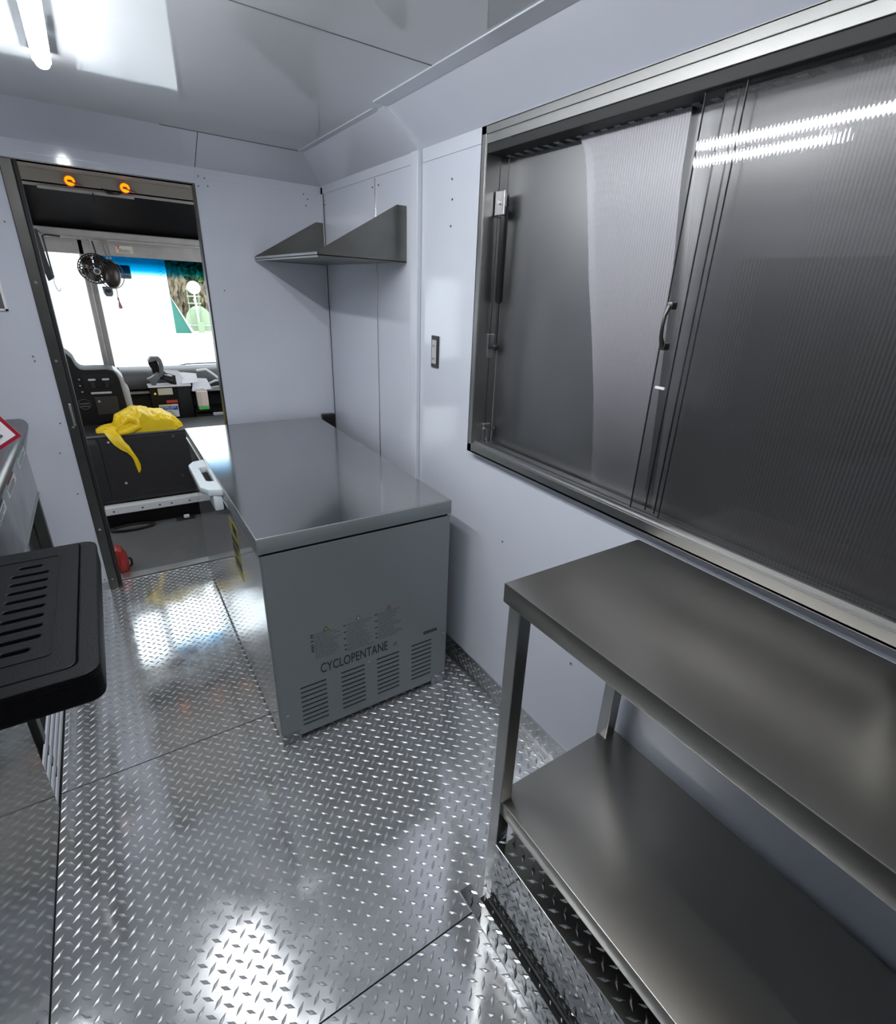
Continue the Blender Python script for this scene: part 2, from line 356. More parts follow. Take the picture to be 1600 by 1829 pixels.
bl = struct('baseboard_right', MB().box(XR - 0.006, XR, 0.66, YP, 0.0, 0.095, bv=0.001).box(XR - 0.02, XR - 0.006, 0.66, YP, 0.0, 0.004), 'alu', label='metal kick strip along the base of the right wall')
mb = lozenges(0.665, 2.99, 0.006, 0.093, lambda u, v, h: (XR - 0.006 - h, u, v))
obj('diamond_relief', mb, 'lozenge', bl, kind='stuff')

# ------------------------------------------------------------ front partition with the doorway to the cab
DX0, DX1, DZ = -0.150, 0.479, 1.945
mb = MB(); TP = 0.05
mb.box(XL - T, DX0 - 0.055, YP, YP + TP, -0.05, 2.16).box(DX1, XR + T, YP, YP + TP, -0.05, 2.16).box(DX0 - 0.055, DX1, YP, YP + TP, DZ, 2.16)
wf = struct('wall_front', mb, 'wall', label='glossy white partition with the doorway to the cab')
mb = MB()
for (x, z) in [(0.50, 1.98), (0.525, 1.975), (0.495, 1.94), (0.535, 1.945), (0.98, 1.97), (1.0, 1.95), (0.99, 1.92), (0.55, 1.5), (-0.262, 1.2), (-0.26, 1.18), (-0.26, 0.76), (-0.235, 0.55), (-0.24, 0.19), (-0.22, 0.06), (-0.235, 1.72), (-0.23, 0.9)]:
    mb.tube([(x, YP - 0.0005, z), (x, YP - 0.003, z)], 0.0035, 8)
obj('rivets', mb, 'grey', wf, kind='stuff')
mb = MB().box(0.487, 0.4895, YP - 0.0015, YP, 1.96, 2.012).box(0.0, 0.003, YP - 0.0015, YP, 1.965, 2.012)
mb.box(DX0 - 0.05, 1.05, YP - 0.0015, YP, 1.972, 1.9745)
obj('panel_joint', mb, 'trimw', wf)
struct('baseboard_front', B(-0.37, DX0 - 0.055, YP - 0.006, YP, 0.0, 0.045, bv=0.001), 'alu', label='short metal kick strip left of the doorway')
dr = bpy.data.objects.new('door_1', None); COL.objects.link(dr); dr.location = (DX0, YP, 0); dr['origin'] = (DX0, YP, 0); dr['kind'] = 'structure'; dr['label'] = 'cab doorway frame with a dark sliding door track'
obj('door_track', MB().box(DX0 - 0.055, DX0 - 0.014, YP - 0.010, YP + TP, 0.0, DZ, bv=0.003), 'jamb', dr)
obj('door_seal', MB().box(DX0 - 0.014, DX0, YP - 0.004, YP + TP + 0.01, 0.0, DZ, bv=0.003), 'rubber', dr)
obj('side_trim', MB().box(DX1 - 0.006, DX1 + 0.002, YP - 0.003, YP + TP, 0.0, DZ + 0.004), 'jamb', dr)
obj('head_trim', MB().box(DX0 - 0.05, DX1 + 0.002, YP - 0.002, YP + TP, DZ, DZ + 0.004), 'jamb', dr)
obj('pull_latch', MB().box(DX0 - 0.033, DX0 - 0.022, YP - 0.017, YP - 0.010, 0.885, 0.99, bv=0.003), 'alu', dr)
mb = MB()
for z in (0.06, 0.35, 0.88, 1.18, 1.5): mb.tube([(DX0 - 0.035, YP - 0.010, z), (DX0 - 0.035, YP - 0.014, z)], 0.006, 8)
obj('screws', mb, 'chrome', dr, kind='stuff')

# ------------------------------------------------------------ coves, ceiling, other walls
CZ0, CZ1, CX, CY = 2.013, 2.1156, 0.929, 2.811
struct('ceiling', B(XL - T, XR + T, YB, YP + TP, CZ1, CZ1 + 0.04), 'ceil', label='glossy white sheet ceiling')
mb = MB()
def covepoly(pts, th=0.004):
    mb.add(pts, [tuple(range(len(pts)))])
covepoly([(XR, YP, CZ0), (CX, CY, CZ1), (CX, YB, CZ1), (XR, YB, CZ0)])
covepoly([(XR, YP, CZ0), (XR, YB, CZ0), (XR, YB, CZ0 + 0.1), (XR, YP, CZ0 + 0.1)])
struct('trim_2', mb, 'wall', label='white sloped cove panel above the right wall')
mb = MB(); covepoly([(XL, YP, CZ0), (-CX, CY, CZ1), (CX, CY, CZ1), (XR, YP, CZ0)])
cf = struct('trim_3', mb, 'wall', label='white sloped cove panel above the doorway')
mb = MB(); covepoly([(XL, YP, CZ0), (XL, YB, CZ0), (-CX, YB, CZ1), (-CX, CY, CZ1)])
struct('trim_4', mb, 'wall', label='white sloped cove panel above the left wall')
def onc(t, y): # point on the right cove, t from wall (0) to ceiling (1)
    return (XR + (CX - XR) * t, y, CZ0 + (CZ1 - CZ0) * t)
nx, nz = -(CZ1 - CZ0), -(XR - CX); nl = math.hypot(nx, nz); nx /= nl; nz /= nl
def covestrip(t0, t1, y0, y1, h):
    V = []
    for t in (t0, t1):
        for y in (y0, y1):
            p = onc(t, y)
            V += [p, (p[0] + nx * h, p[1], p[2] + nz * h)]
    return MB().add(V, [(0, 1, 3, 2), (4, 6, 7, 5), (0, 4, 5, 1), (2, 3, 7, 6), (0, 2, 6, 4), (1, 5, 7, 3)])
t5 = struct('trim_5', covestrip(-0.02, 1.0, 1.925, 1.985, 0.012), 'trimw', label='white rib crossing the cove at the panel joint')
obj('cove_joint', covestrip(0.0, 1.0, 1.985, 1.990, 0.003), 'grey', t5)
mb = MB().box(CX - 0.05, CX + 0.004, YB, 1.92, CZ1 - 0.004, CZ1, bv=0.001).box(CX - 0.022, CX + 0.004, 1.99, CY, CZ1 - 0.003, CZ1)
mb.box(XR - 0.004, XR, YB, 1.922, CZ0 - 0.040, CZ0 + 0.002, bv=0.001).box(XR - 0.004, XR, 1.988, YP, CZ0 - 0.034, CZ0 + 0.002, bv=0.001)
struct('trim_6', mb, 'trimw', label='white edge strips along the right cove')
obj('cove_joint', MB().add([(0.489, YP - 0.001, CZ0), (0.492, YP - 0.001, CZ0), (0.492, CY, CZ1 - 0.001), (0.489, CY, CZ1 - 0.001)], [(0, 1, 2, 3)]), 'grey', cf)
struct('trim_7', MB().box(-0.93, CX, 1.53, 1.5335, CZ1 - 0.0012, CZ1).box(0.35, CX, CY - 0.004, CY, CZ1 - 0.002, CZ1), 'grey', label='dark joint lines of the ceiling sheets')
struct('wall_left', B(XL - T, XL, YB, YP + TP, -0.05, 2.16), 'wall', label='white left wall of the truck body')
struct('wall_back', B(XL - T, XR + T, YB - 0.04, YB, -0.05, 2.16), 'wall', label='white rear wall of the truck body')

# ------------------------------------------------------------ service window
WX = 1.044
win = bpy.data.objects.new('window_1', None); COL.objects.link(win); win.location = (WX, 0.8, WZ0); win['origin'] = (WX, 0.8, WZ0); win['kind'] = 'structure'; win['label'] = 'aluminium framed serving window with ribbed sliding panes'
fwid = 0.024
mb = MB()
mb.box(WX, 1.15, WY1 - 0.004, WY1, WZ0, WZ1)                                    # outer left cheek
mb.box(WX, WX + 0.004, WY1 - fwid, WY1, WZ0, WZ1, bv=0.001)                     # left face
mb.box(WX, WX + 0.003, WY0, WY1, WZ1 - 0.022, WZ1, bv=0.001)                    # head face, two steps
mb.box(WX + 0.004, WX + 0.008, WY0, WY1, WZ1 - 0.045, WZ1 - 0.020, bv=0.001)
mb.box(WX, 1.15, WY0, WY1, WZ1 - 0.003, WZ1)
mb.box(WX, WX + 0.004, WY0, WY1, WZ0, WZ0 + 0.030, bv=0.001)                    # sill face
mb.box(WX, 1.15, WY0, WY1, WZ0, WZ0 + 0.006)
mb.box(WX + 0.002, 1.12, WY0, WY1 - fwid, WZ0 + 0.028, WZ0 + 0.034, bv=0.001)   # sill top
mb.box(WX, WX + 0.004, WY0, WY0 + fwid, WZ0, WZ1)
mb.box(WX, 1.15, WY0, WY0 + 0.004, WZ0, WZ1)
obj('frame', mb, 'framealu', win)
obj('left_jamb', MB().box(WX + 0.003, 1.098, WY1 - fwid - 0.003, WY1 - fwid, WZ0 + 0.03, WZ1 - 0.04).box(1.100, 1.128, WY1 - fwid - 0.006, WY1 - fwid, WZ0 + 0.03, WZ1 - 0.04), 'framealu', win)
obj('right_jamb', MB().box(WX + 0.003, 1.128, WY0 + fwid, WY0 + fwid + 0.012, WZ0 + 0.03, WZ1 - 0.04), 'jamb', win)
tr = obj('head_track', MB().box(WX + 0.006, 1.13, WY0, WY1 - fwid, WZ1 - 0.070, WZ1 - 0.045, bv=0.002), 'rubber', win)
mb = MB()
for i in range(29): mb.box(1.100, 1.131, 1.465 - i * 0.042, 1.447 - i * 0.042, WZ1 - 0.072, WZ1 - 0.0695)
obj('track_slots', mb, 'alu', tr, kind='stuff')
obj('sill_track', MB().box(1.052, 1.057, WY0, WY1 - fwid, WZ0 + 0.034, WZ0 + 0.044).box(1.072, 1.076, WY0, WY1 - fwid, WZ0 + 0.034, WZ0 + 0.044), 'alu', win)
p1 = obj('sliding_pane', B(1.080, 1.085, WY0 + 0.03, 0.745, WZ0 + 0.036, WZ1 - 0.05), 'pane2', win)
p2 = obj('sliding_pane', B(1.060, 1.065, WY0 + 0.04, 0.776, WZ0 + 0.036, WZ1 - 0.05), 'pane', win)
for (pp, x, y) in ((p1, 1.0825, 0.745), (p1, 1.0825, 0.717), (p2, 1.0625, 0.776), (p2, 1.0625, 0.690)):  # second line on each pane is a drawn reflection of an edge
    obj('pane_edge_and_reflection', B(x - 0.0026, x + 0.0026, y - 0.0005, y + 0.0005, WZ0 + 0.036, WZ1 - 0.05), 'edge', pp)
def sheet_ribbed(x, outline): return MB().prism(outline, 'x', x, x + 0.003)
obj('ribbed_sheet', sheet_ribbed(1.112, [(0.775, 1.048), (0.782, 1.20), (0.792, 1.35), (0.812, 1.60), (0.836, 1.80), (0.842, 1.945), (1.175, 1.945), (1.145, 1.90), (1.130, 1.85), (1.105, 1.74), (1.075, 1.60), (1.035, 1.45), (1.000, 1.30), (0.975, 1.15), (0.965, 1.048)]), 'reflection_sheet', win, label='ribbed sheet with a bright reflection painted into it')  # outline follows the edges of the reflected band it imitates
obj('ribbed_sheet', sheet_ribbed(1.108, [(WY0 + 0.03, 1.048), (0.745, 1.048), (0.758, 1.30), (0.775, 1.60), (0.800, 1.80), (0.808, 1.945), (WY0 + 0.03, 1.945)]), 'sheetB', win)
mb = MB().tube([(1.042, 0.755, 1.462), (1.032, 0.755, 1.480), (1.030, 0.755, 1.503), (1.032, 0.755, 1.526), (1.042, 0.755, 1.545)], [0.006, 0.0045, 0.004, 0.0045, 0.006], 10)
mb.box(1.040, 1.0598, 0.747, 0.763, 1.452, 1.468, bv=0.003).box(1.040, 1.0598, 0.747, 0.763, 1.538, 1.554, bv=0.003)
obj('pull_handle', mb, 'jamb', p2, smooth=True)
obj('finger_tab', B(1.055, 1.0598, 0.738, 0.764, 1.364, 1.370, bv=0.001), 'white', p2, label='small white tab')
hat = obj('hatch_panel', B(1.130, 1.140, WY0 + 0.01, WY1 - fwid - 0.001, WZ0 + 0.01, WZ1 - 0.01), 'hatch', win, label='dull stainless hatch panel behind the panes')
# gas strut, brackets
gs = thing('gas_strut', 'black gas strut inside the left end of the serving window', 'strut', (1.105, 1.455, 1.38))
obj('cylinder', MB().tube([(1.100, 1.452, 1.80), (1.103, 1.458, 1.53), (1.103, 1.458, 1.522)], [0.0125, 0.0125, 0.006], 14), 'black', gs, smooth=True)
obj('rod', MB().tube([(1.103, 1.458, 1.53), (1.105, 1.460, 1.39)], 0.0045, 10), 'rubber', gs, smooth=True)
obj('end_fitting', MB().ball((1.105, 1.462, 1.385), 0.012).tube([(1.105, 1.458, 1.385), (1.105, 1.480, 1.385)], 0.007, 8), 'rubber', gs, smooth=True)
obj('top_bracket', MB().box(1.084, 1.090, 1.436, 1.480, 1.775, 1.842, bv=0.002).box(1.084, 1.125, 1.478, 1.482, 1.775, 1.842), 'alu', gs)
obj('bracket_bolt', MB().tube([(1.078, 1.458, 1.81), (1.086, 1.458, 1.81)], 0.007, 6), 'chrome', gs)
obj('foot_plate', MB().box(1.085, 1.112, 1.480, 1.4875, 1.345, 1.425, bv=0.002), 'alu', gs)
sl = thing('hatch_latch', 'small steel slide latch at the lower left corner of the serving window', 'latch', (1.10, 1.46, 1.05))
obj('latch_plate', MB().box(1.085, 1.115, 1.478, 1.4875, 1.050, 1.115, bv=0.002), 'alu', sl)
obj('bolt', MB().tube([(1.095, 1.468, 1.048), (1.095, 1.468, 1.10)], 0.005, 8).tube([(1.095, 1.468, 1.10), (1.075, 1.464, 1.103)], 0.004, 8), 'chrome', sl, smooth=True)
obj('knob', MB().ball((1.100, 1.43, 1.107), 0.008).tube([(1.1, 1.43, 1.107), (1.1, 1.475, 1.107)], 0.004, 8), 'rubber', sl, smooth=True)

# ------------------------------------------------------------ LED tubes on the ceiling
def led(x, y0, y1, label):
    t = thing('ceiling_tube_light', label, 'light', (x, (y0 + y1) / 2, CZ1), 'slim tube lights on the ceiling')
    obj('housing', MB().box(x - 0.0225, x + 0.0225, y0, y1 - 0.003, CZ1 - 0.029, CZ1, bv=0.002), 'white', t)
    n = 7; pts = []; rs = []
    for i in range(n + 1):
        a = math.pi / 2 * i / n; pts.append((x, y1 - 0.018 + 0.018 * math.sin(a), CZ1 - 0.028)); rs.append(max(0.001, 0.019 * math.cos(a)))
    obj('diffuser', MB().tube([(x, y0, CZ1 - 0.028)] + pts, [0.019] + rs, 14), 'led', t, smooth=True)
led(0.004, 1.02, 2.207, 'slim white tube light on the ceiling ahead, its lit end above the doorway')
led(0.20, 0.0, 1.415, 'slim white tube light overhead, mirrored brightly in the serving window')


# ------------------------------------------------------------ chest freezer
FX, FX_, FY0, FY1, FZ = 0.2676, 0.9622, 1.4796, 2.9376, 0.8401
fz = thing('chest_freezer', 'long silver chest freezer with vent slots in its near end', 'freezer', ((FX + FX_) / 2, (FY0 + FY1) / 2, 0))
bx0, bx1, LZ = 0.2729, 0.9579, 0.782
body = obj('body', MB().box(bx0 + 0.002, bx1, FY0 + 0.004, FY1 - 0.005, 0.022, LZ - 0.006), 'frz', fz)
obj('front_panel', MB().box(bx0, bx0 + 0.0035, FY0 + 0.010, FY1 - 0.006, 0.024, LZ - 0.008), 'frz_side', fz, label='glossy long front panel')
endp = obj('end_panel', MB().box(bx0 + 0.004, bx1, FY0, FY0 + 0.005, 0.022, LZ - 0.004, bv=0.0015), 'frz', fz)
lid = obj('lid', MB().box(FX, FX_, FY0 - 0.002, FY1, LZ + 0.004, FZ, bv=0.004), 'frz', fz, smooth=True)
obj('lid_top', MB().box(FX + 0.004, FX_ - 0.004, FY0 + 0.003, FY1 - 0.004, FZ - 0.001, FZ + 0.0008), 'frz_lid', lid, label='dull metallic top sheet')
obj('lid_edge_trim', MB().box(FX - 0.003, FX + 0.004, FY0, FY1, LZ + 0.002, LZ + 0.012, bv=0.002).box(FX - 0.001, FX + 0.002, FY0, FY1, FZ - 0.006, FZ, bv=0.001), 'chrome', lid)
obj('gasket', MB().box(bx0 + 0.012, bx1 - 0.008, FY0 + 0.008, FY1 - 0.012, LZ - 0.008, LZ + 0.006), 'dark', fz)
for (x, y) in ((bx0 + 0.034, FY0 + 0.03), (bx1 - 0.034, FY0 + 0.03), (bx0 + 0.034, FY1 - 0.05), (bx1 - 0.034, FY1 - 0.05)):
    obj('foot', MB().box(x - 0.033, x + 0.033, y - 0.031, y + 0.03, 0.0018, 0.05, bv=0.002), 'mirror', fz)
# handle
hx = 0.205
hd = obj('lid_handle', plate_with_holes([(FX + 0.001, 1.985), (FX + 0.001, 2.385), (0.225, 2.37), (hx, 2.33), (hx, 2.04), (0.225, 2.0)], [[(FX - 0.004, 2.085), (FX - 0.004, 2.290), (0.238, 2.285), (0.229, 2.27), (0.229, 2.105), (0.238, 2.09)]], 0.806, 0.832, 0.004), 'handle', lid, smooth=True)
obj('lock_block', MB().box(0.235, FX, 1.99, 2.09, 0.745, 0.806, bv=0.006), 'handle', hd, smooth=True)
# end panel: slots, print
for (x0, x1, zt) in ((0.353, 0.447, 0.2325), (0.503, 0.596, 0.235), (0.6465, 0.740, 0.238), (0.796, 0.887, 0.2405)):
    for i in range(9):
        z = zt - i * (zt - (0.065 + (zt - 0.2325) * 1.0)) / 8
        obj('vent_slot', B(x0, x1, FY0 - 0.0008, FY0 + 0.001, z - 0.0024, z + 0.0024), 'ink', endp)
obj('lettering', text_mb('CYCLOPENTANE', 0.262, 0.041, (0.430, FY0 - 0.0009, 0.268), (1, 0, 0), (0, 0, 1)), 'ink', endp, label='black CYCLOPENTANE lettering')
def tri(cx, cz, s, mt):
    o = obj('warning_triangle', MB().prism([(cx - s, cz - s * 0.8), (cx + s, cz - s * 0.8), (cx, cz + s)], 'y', FY0 - 0.0008, FY0), 'ink', endp)
    obj('triangle_centre', MB().prism([(cx - s * 0.6, cz - s * 0.6), (cx + s * 0.6, cz - s * 0.6), (cx, cz + s * 0.6)], 'y', FY0 - 0.0012, FY0 - 0.0008), mt, endp)
tri(0.460, 0.451, 0.010, 'energy'); tri(0.579, 0.455, 0.009, 'cream'); tri(0.700, 0.458, 0.009, 'orange'); tri(0.725, 0.283, 0.008, 'orange')
for (x0, x1, zt, zb, hd_) in ((0.404, 0.520, 0.440, 0.338, (0, 1, 3, 5, 6, 7, 8)), (0.522, 0.634, 0.438, 0.325, (0, 3, 6, 9, 11)), (0.643, 0.755, 0.442, 0.330, (0, 3, 6, 9, 11))):
    mb = MB(); mk = MB(); n = 13; z = zt; hs = set(hd_)
    for i in range(n):
        z = zt - (zt - zb) * i / (n - 1); x = x0 + 0.012; ln = R.uniform(0.6, 1.0)
        while x < x0 + (x1 - x0) * ln:
            wd = R.uniform(0.004, 0.014); mb.box(x, min(x + wd, x1), FY0 - 0.0006, FY0, z - 0.0013, z + 0.0013); x += wd + 0.0022
        if i in hs: mk.box(x0, x0 + 0.009, FY0 - 0.0007, FY0, z - 0.0020, z + 0.0020)
    obj('small_print', mb, 'inkgrey', endp, kind='stuff'); obj('print_headings', mk, 'ink', endp, kind='stuff')
obj('serial_plate', B(0.850, 0.911, FY0 - 0.0008, FY0, 0.276, 0.289), 'ink', endp)
mb = MB(); x = 0.853
while x < 0.906:
    wd = R.uniform(0.001, 0.004); mb.box(x, x + wd, FY0 - 0.0012, FY0 - 0.0008, 0.279, 0.286); x += wd + R.uniform(0.001, 0.003)
obj('serial_marks', mb, 'inkgrey', endp, kind='stuff')
mb = MB()
for (x, z) in ((0.30, 0.135), (0.945, 0.25), (0.612, 0.245)): mb.tube([(x, FY0 + 0.001, z), (x, FY0 - 0.0025, z)], 0.005, 10)
obj('screws', mb, 'alu', endp, kind='stuff')
eg = obj('energy_label', B(bx0 - 0.0008, bx0, 1.815, 1.955, 0.515, 0.735), 'energy', fz, label='yellow and black energy label')
mb = MB().box(bx0 - 0.0014, bx0 - 0.0008, 1.825, 1.945, 0.640, 0.665).box(bx0 - 0.0014, bx0 - 0.0008, 1.83, 1.90, 0.690, 0.725).box(bx0 - 0.0014, bx0 - 0.0008, 1.86, 1.945, 0.60, 0.632).box(bx0 - 0.0014, bx0 - 0.0008, 1.82, 1.92, 0.55, 0.585)
obj('label_blocks', mb, 'ink', eg)

# ------------------------------------------------------------ prep table over the wheel box
TX0, TX1, TY, TZ, TE = 0.607, 1.042, 0.719, 0.991, -0.9
tb = thing('prep_table', 'long stainless steel prep table with undershelf below the serving window', 'table', ((TX0 + TX1) / 2, -0.1, 0))
obj('tabletop', MB().box(TX0, TX1, TE, TY, TZ - 0.047, TZ, bv=0.003), 'steel', tb, smooth=True)
obj('undershelf', MB().box(0.620, 1.050, TE + 0.02, 0.697, 0.326, 0.371, bv=0.002), 'steel', tb, smooth=True)
for (x, y, z) in ((0.632, 0.687, 0.0), (1.018, 0.687, 0.0), (0.632, -0.85, 0.2345), (1.018, -0.85, 0.2345)):
    obj('leg', MB().box(x - 0.018, x + 0.018, y - 0.018, y + 0.018, z + 0.001, TZ - 0.045, bv=0.002), 'steelx', tb)
WB = bpy.data.objects.new
wb = thing('wheel_well_box', 'low diamond plate wheel box under the prep table', 'box', (0.84, -0.3, 0))
BX, BY, BZ = 0.604, 0.662, 0.2345
shell = obj('box_shell', MB().box(BX, XR - 0.002, -1.2, BY, 0.0, BZ, bv=0.0015), 'plate', wb)
obj('diamond_relief', lozenges(BX, XR - 0.01, -0.2, BY, lambda u, v, h: (u, v, BZ + h), ph=(0.01, 0.0)), 'plate', shell, kind='stuff')
obj('diamond_relief', lozenges(-0.2, BY, 0.002, BZ, lambda u, v, h: (BX - h, u, v), ph=(0.0, 0.01)), 'plate', shell, kind='stuff')
obj('diamond_relief', lozenges(BX, XR - 0.01, 0.002, BZ, lambda u, v, h: (u, BY + h, v), ph=(0.01, 0.01)), 'plate', shell, kind='stuff')
obj('base_seal', MB().box(BX - 0.008, BX, -1.2, BY + 0.002, 0.0002, 0.012, bv=0.002), 'rubber', wb)

# ------------------------------------------------------------ wall shelf in the corner
SZ, SY0, SY1, SX = 1.652, 2.05, 2.985, 0.708
sh = thing('wall_shelf', 'stainless wall shelf with pointed end plates in the far right corner', 'shelf', (0.9, 2.5, SZ))
obj('shelf_plate', MB().box(SX, XR - 0.001, SY0, SY1, SZ - 0.002, SZ + 0.001), 'gusset', sh)
obj('front_lip', MB().box(SX, SX + 0.0025, SY0, SY1, SZ - 0.008, SZ + 0.010), 'alu', sh)
for y in (SY0, SY1 - 0.002):
    obj('end_plate', MB().prism([(SX, SZ - 0.004), (XR - 0.0005, SZ - 0.004), (XR - 0.0005, SZ + 0.197), (XR - 0.042, SZ + 0.197), (SX, SZ + 0.012)], 'y', y, y + 0.0025), 'gusset', sh)

# ------------------------------------------------------------ outlet on the right wall
ou = thing('electrical_outlet', 'small steel outlet plate on the white wall beside the serving window', 'outlet', (XR, 1.806, 1.33))
obj('cover_plate', MB().box(XR - 0.006, XR, 1.780, 1.833, 1.270, 1.390, bv=0.002), 'jamb', ou)
obj('receptacle', MB().box(XR - 0.010, XR - 0.006, 1.790, 1.823, 1.285, 1.375, bv=0.003), 'lgrey', ou)
obj('socket_holes', MB().box(XR - 0.0105, XR - 0.010, 1.799, 1.802, 1.348, 1.356).box(XR - 0.0105, XR - 0.010, 1.811, 1.814, 1.348, 1.356).box(XR - 0.0105, XR - 0.010, 1.799, 1.802, 1.300, 1.308).box(XR - 0.0105, XR - 0.010, 1.811, 1.814, 1.300, 1.308), 'ink', ou, kind='stuff')
cb = thing('corner_socket', 'small black fitting in the corner behind the freezer lid', 'fitting', (1.03, 2.975, 0.75))
obj('socket_body', MB().box(0.995, 1.070, 2.955, 2.994, 0.735, 0.845, bv=0.004), 'black', cb)
obj('socket_face', MB().box(1.005, 1.060, 2.952, 2.956, 0.75, 0.83, bv=0.002), 'dark', cb)

# ------------------------------------------------------------ left side: stainless cabinet, black cover, appliance by the partition
LX = -0.376
lc = thing('steel_cabinet', 'polished stainless cabinet along the left edge under the black vented cover', 'cabinet', (-0.7, 0.8, 0))
obj('cabinet_body', MB().box(-1.02, LX - 0.002, -0.4, 1.596, 0.0, 1.033), 'steelx', lc)
obj('front_skin', MB().box(LX - 0.002, LX, -0.4, 1.600, 0.004, 1.033, bv=0.0008), 'mirror', lc)
def rrect(x0, x1, y0, y1, r, n=5):
    P = []
    for (cx, cy, a0) in ((x1 - r, y1 - r, 0), (x0 + r, y1 - r, 90), (x0 + r, y0 + r, 180), (x1 - r, y0 + r, 270)):
        for i in range(n + 1):
            a = math.radians(a0 + 90 * i / n); P.append((cx + r * math.cos(a), cy + r * math.sin(a)))
    return P
bc = thing('vented_cover', 'black moulded plastic cover with a row of slots at the left edge', 'cover', (-0.26, 0.905, 1.035))
cx0, cx1, cy0, cy1 = -0.45, -0.0795, 0.690, 1.119
obj('cover_base', MB().prism(rrect(cx0, cx1, cy0, cy1, 0.020), 'z', 1.035, 1.070, bv=0.0045), 'cover', bc, smooth=True)
obj('outer_rim', plate_with_holes(rrect(cx0 + 0.0015, cx1 - 0.0015, cy0 + 0.0015, cy1 - 0.0015, 0.020), [rrect(cx0 + 0.022, cx1 - 0.022, cy0 + 0.022, cy1 - 0.003, 0.013)], 1.0685, 1.0815, 0.0022), 'cover', bc, smooth=True)
holes = []
for i in range(10):
    y = 1.048 - i * 0.0293; a = -0.1967; b = -0.1439
    if i in (0, 9): a, b = -0.1894, -0.1540
    holes.append(rrect(a, b, y - 0.0065, y + 0.0065, 0.0064, 4))
obj('slotted_panel', plate_with_holes(rrect(cx0 + 0.0275, cx1 - 0.0275, cy0 + 0.0275, cy1 - 0.0043, 0.010), holes, 1.0685, 1.0815, 0.0022), 'cover', bc, smooth=True)
obj('raised_border', plate_with_holes(rrect(-0.2386, -0.1316, 0.7555, 1.0773, 0.007), [rrect(-0.2364, -0.1338, 0.7577, 1.0751, 0.006)], 1.0812, 1.0826, 0.0004), 'cover', bc)

ap = thing('cooking_appliance', 'stainless appliance with small stickers standing against the partition at left', 'appliance', (-0.7, 2.3, 0))
AX = -0.378
obj('cabinet_body', MB().box(-1.02, AX - 0.05, 1.70, 2.990, 0.05, 0.90), 'steelx', ap)
obj('front_panel', MB().box(AX - 0.05, AX, 1.70, 2.990, 0.585, 0.875, bv=0.003), 'steelx', ap)
obj('nose_rail', MB().tube([(AX + 0.004, 1.70, 0.905), (AX + 0.004, 2.990, 0.905)], 0.030, 18).box(-1.02, AX, 1.70, 2.99, 0.90, 0.934), 'nose', ap, smooth=True)
obj('panel_lip', MB().box(AX - 0.004, AX + 0.003, 1.70, 2.985, 0.580, 0.588), 'alu', ap)
for y in (2.965, 1.73): obj('leg', MB().box(AX - 0.045, AX - 0.002, y - 0.020, y + 0.020, 0.0015, 0.585, bv=0.002), 'jamb', ap)
obj('lower_door', MB().box(AX - 0.06, AX - 0.045, 1.76, 2.93, 0.20, 0.575, bv=0.002), 'mirror', ap)
for z in (0.012, 0.060, 0.108, 0.156):
    obj('kick_slat', MB().box(AX - 0.006, AX, 1.605, 2.93, z, z + 0.022, bv=0.001), 'trimw', ap)
obj('kick_backing', MB().box(AX - 0.03, AX - 0.02, 1.605, 2.93, 0.002, 0.19), 'dark', ap)
# stickers
for (y0, y1, pm) in ((2.70, 2.96, 'tealp'), (2.33, 2.56, 'brownp'), (1.98, 2.24, 'navy')):
    st = obj('sticker', MB().box(AX, AX + 0.0008, y0, y1, 0.788, 0.818), 'white', ap, label='white sticker under a coloured one')
    obj('sticker_print', MB().box(AX, AX + 0.0008, y0 + 0.04, y1 - 0.03, 0.824, 0.862), pm, ap, label='small coloured sticker')
    mb = MB()
    for k in range(3): mb.box(AX + 0.0008, AX + 0.0014, y0 + 0.02, y1 - R.uniform(0.02, 0.09), 0.793 + k * 0.008, 0.796 + k * 0.008)
    obj('sticker_text', mb, 'inkgrey', st, kind='stuff')
nt_ = thing('notice_card', 'white printed notice with a crimson border at the left edge', 'notice', (-0.33, 2.3, 0.94))
ux = Vector((0.030, -0.10, 0.0)); 
c0 = Vector((-0.372, 2.40, 0.950)); cr_ = Vector((-0.302, 2.40, 0.995)); e1 = (cr_ - c0)          # lower edge
e2 = Vector((-0.62 * 0.09, 0.02, 0.24)) + Vector((-0.085, 0, 0.0))
nn = e1.cross(e2).normalized()
def quad(a, b, c, d, th):
    V = [a, b, c, d] + [p + nn * th for p in (a, b, c, d)]
    return MB().add(V, [(0, 1, 2, 3), (7, 6, 5, 4), (0, 4, 5, 1), (1, 5, 6, 2), (2, 6, 7, 3), (3, 7, 4, 0)])
E1 = e1 * 4.2; a0 = cr_ - E1
obj('border', quad(a0, cr_, cr_ + e2, a0 + e2, 0.003), 'crimson', nt_)
u1 = E1.normalized() * 0.012; u2 = e2.normalized() * 0.012; off = -nn * 0.0004 if nn.y > 0 else nn * 0.0034
obj('sheet', quad(a0 + u1 + u2 + off, cr_ - u1 + u2 + off, cr_ + e2 - u1 - u2 + off, a0 + e2 + u1 - u2 + off, 0.0002), 'paper', nt_)
mb = MB(); ud = E1.normalized(); vd = e2.normalized(); off2 = off * 2.2
for k in range(8):
    q = cr_ + vd * (0.03 + k * 0.024) - ud * R.uniform(0.03, 0.05) + off2; ln = R.uniform(0.08, 0.2)
    mb.add([q, q - ud * ln, q - ud * ln + vd * 0.008, q + vd * 0.008], [(0, 1, 2, 3)])
obj('printed_lines', mb, 'inkgrey', nt_, kind='stuff')
fr = thing('wall_frame', 'corner of a small pale metal frame on the partition at the left edge', 'frame', (-0.42, YP, 1.38))
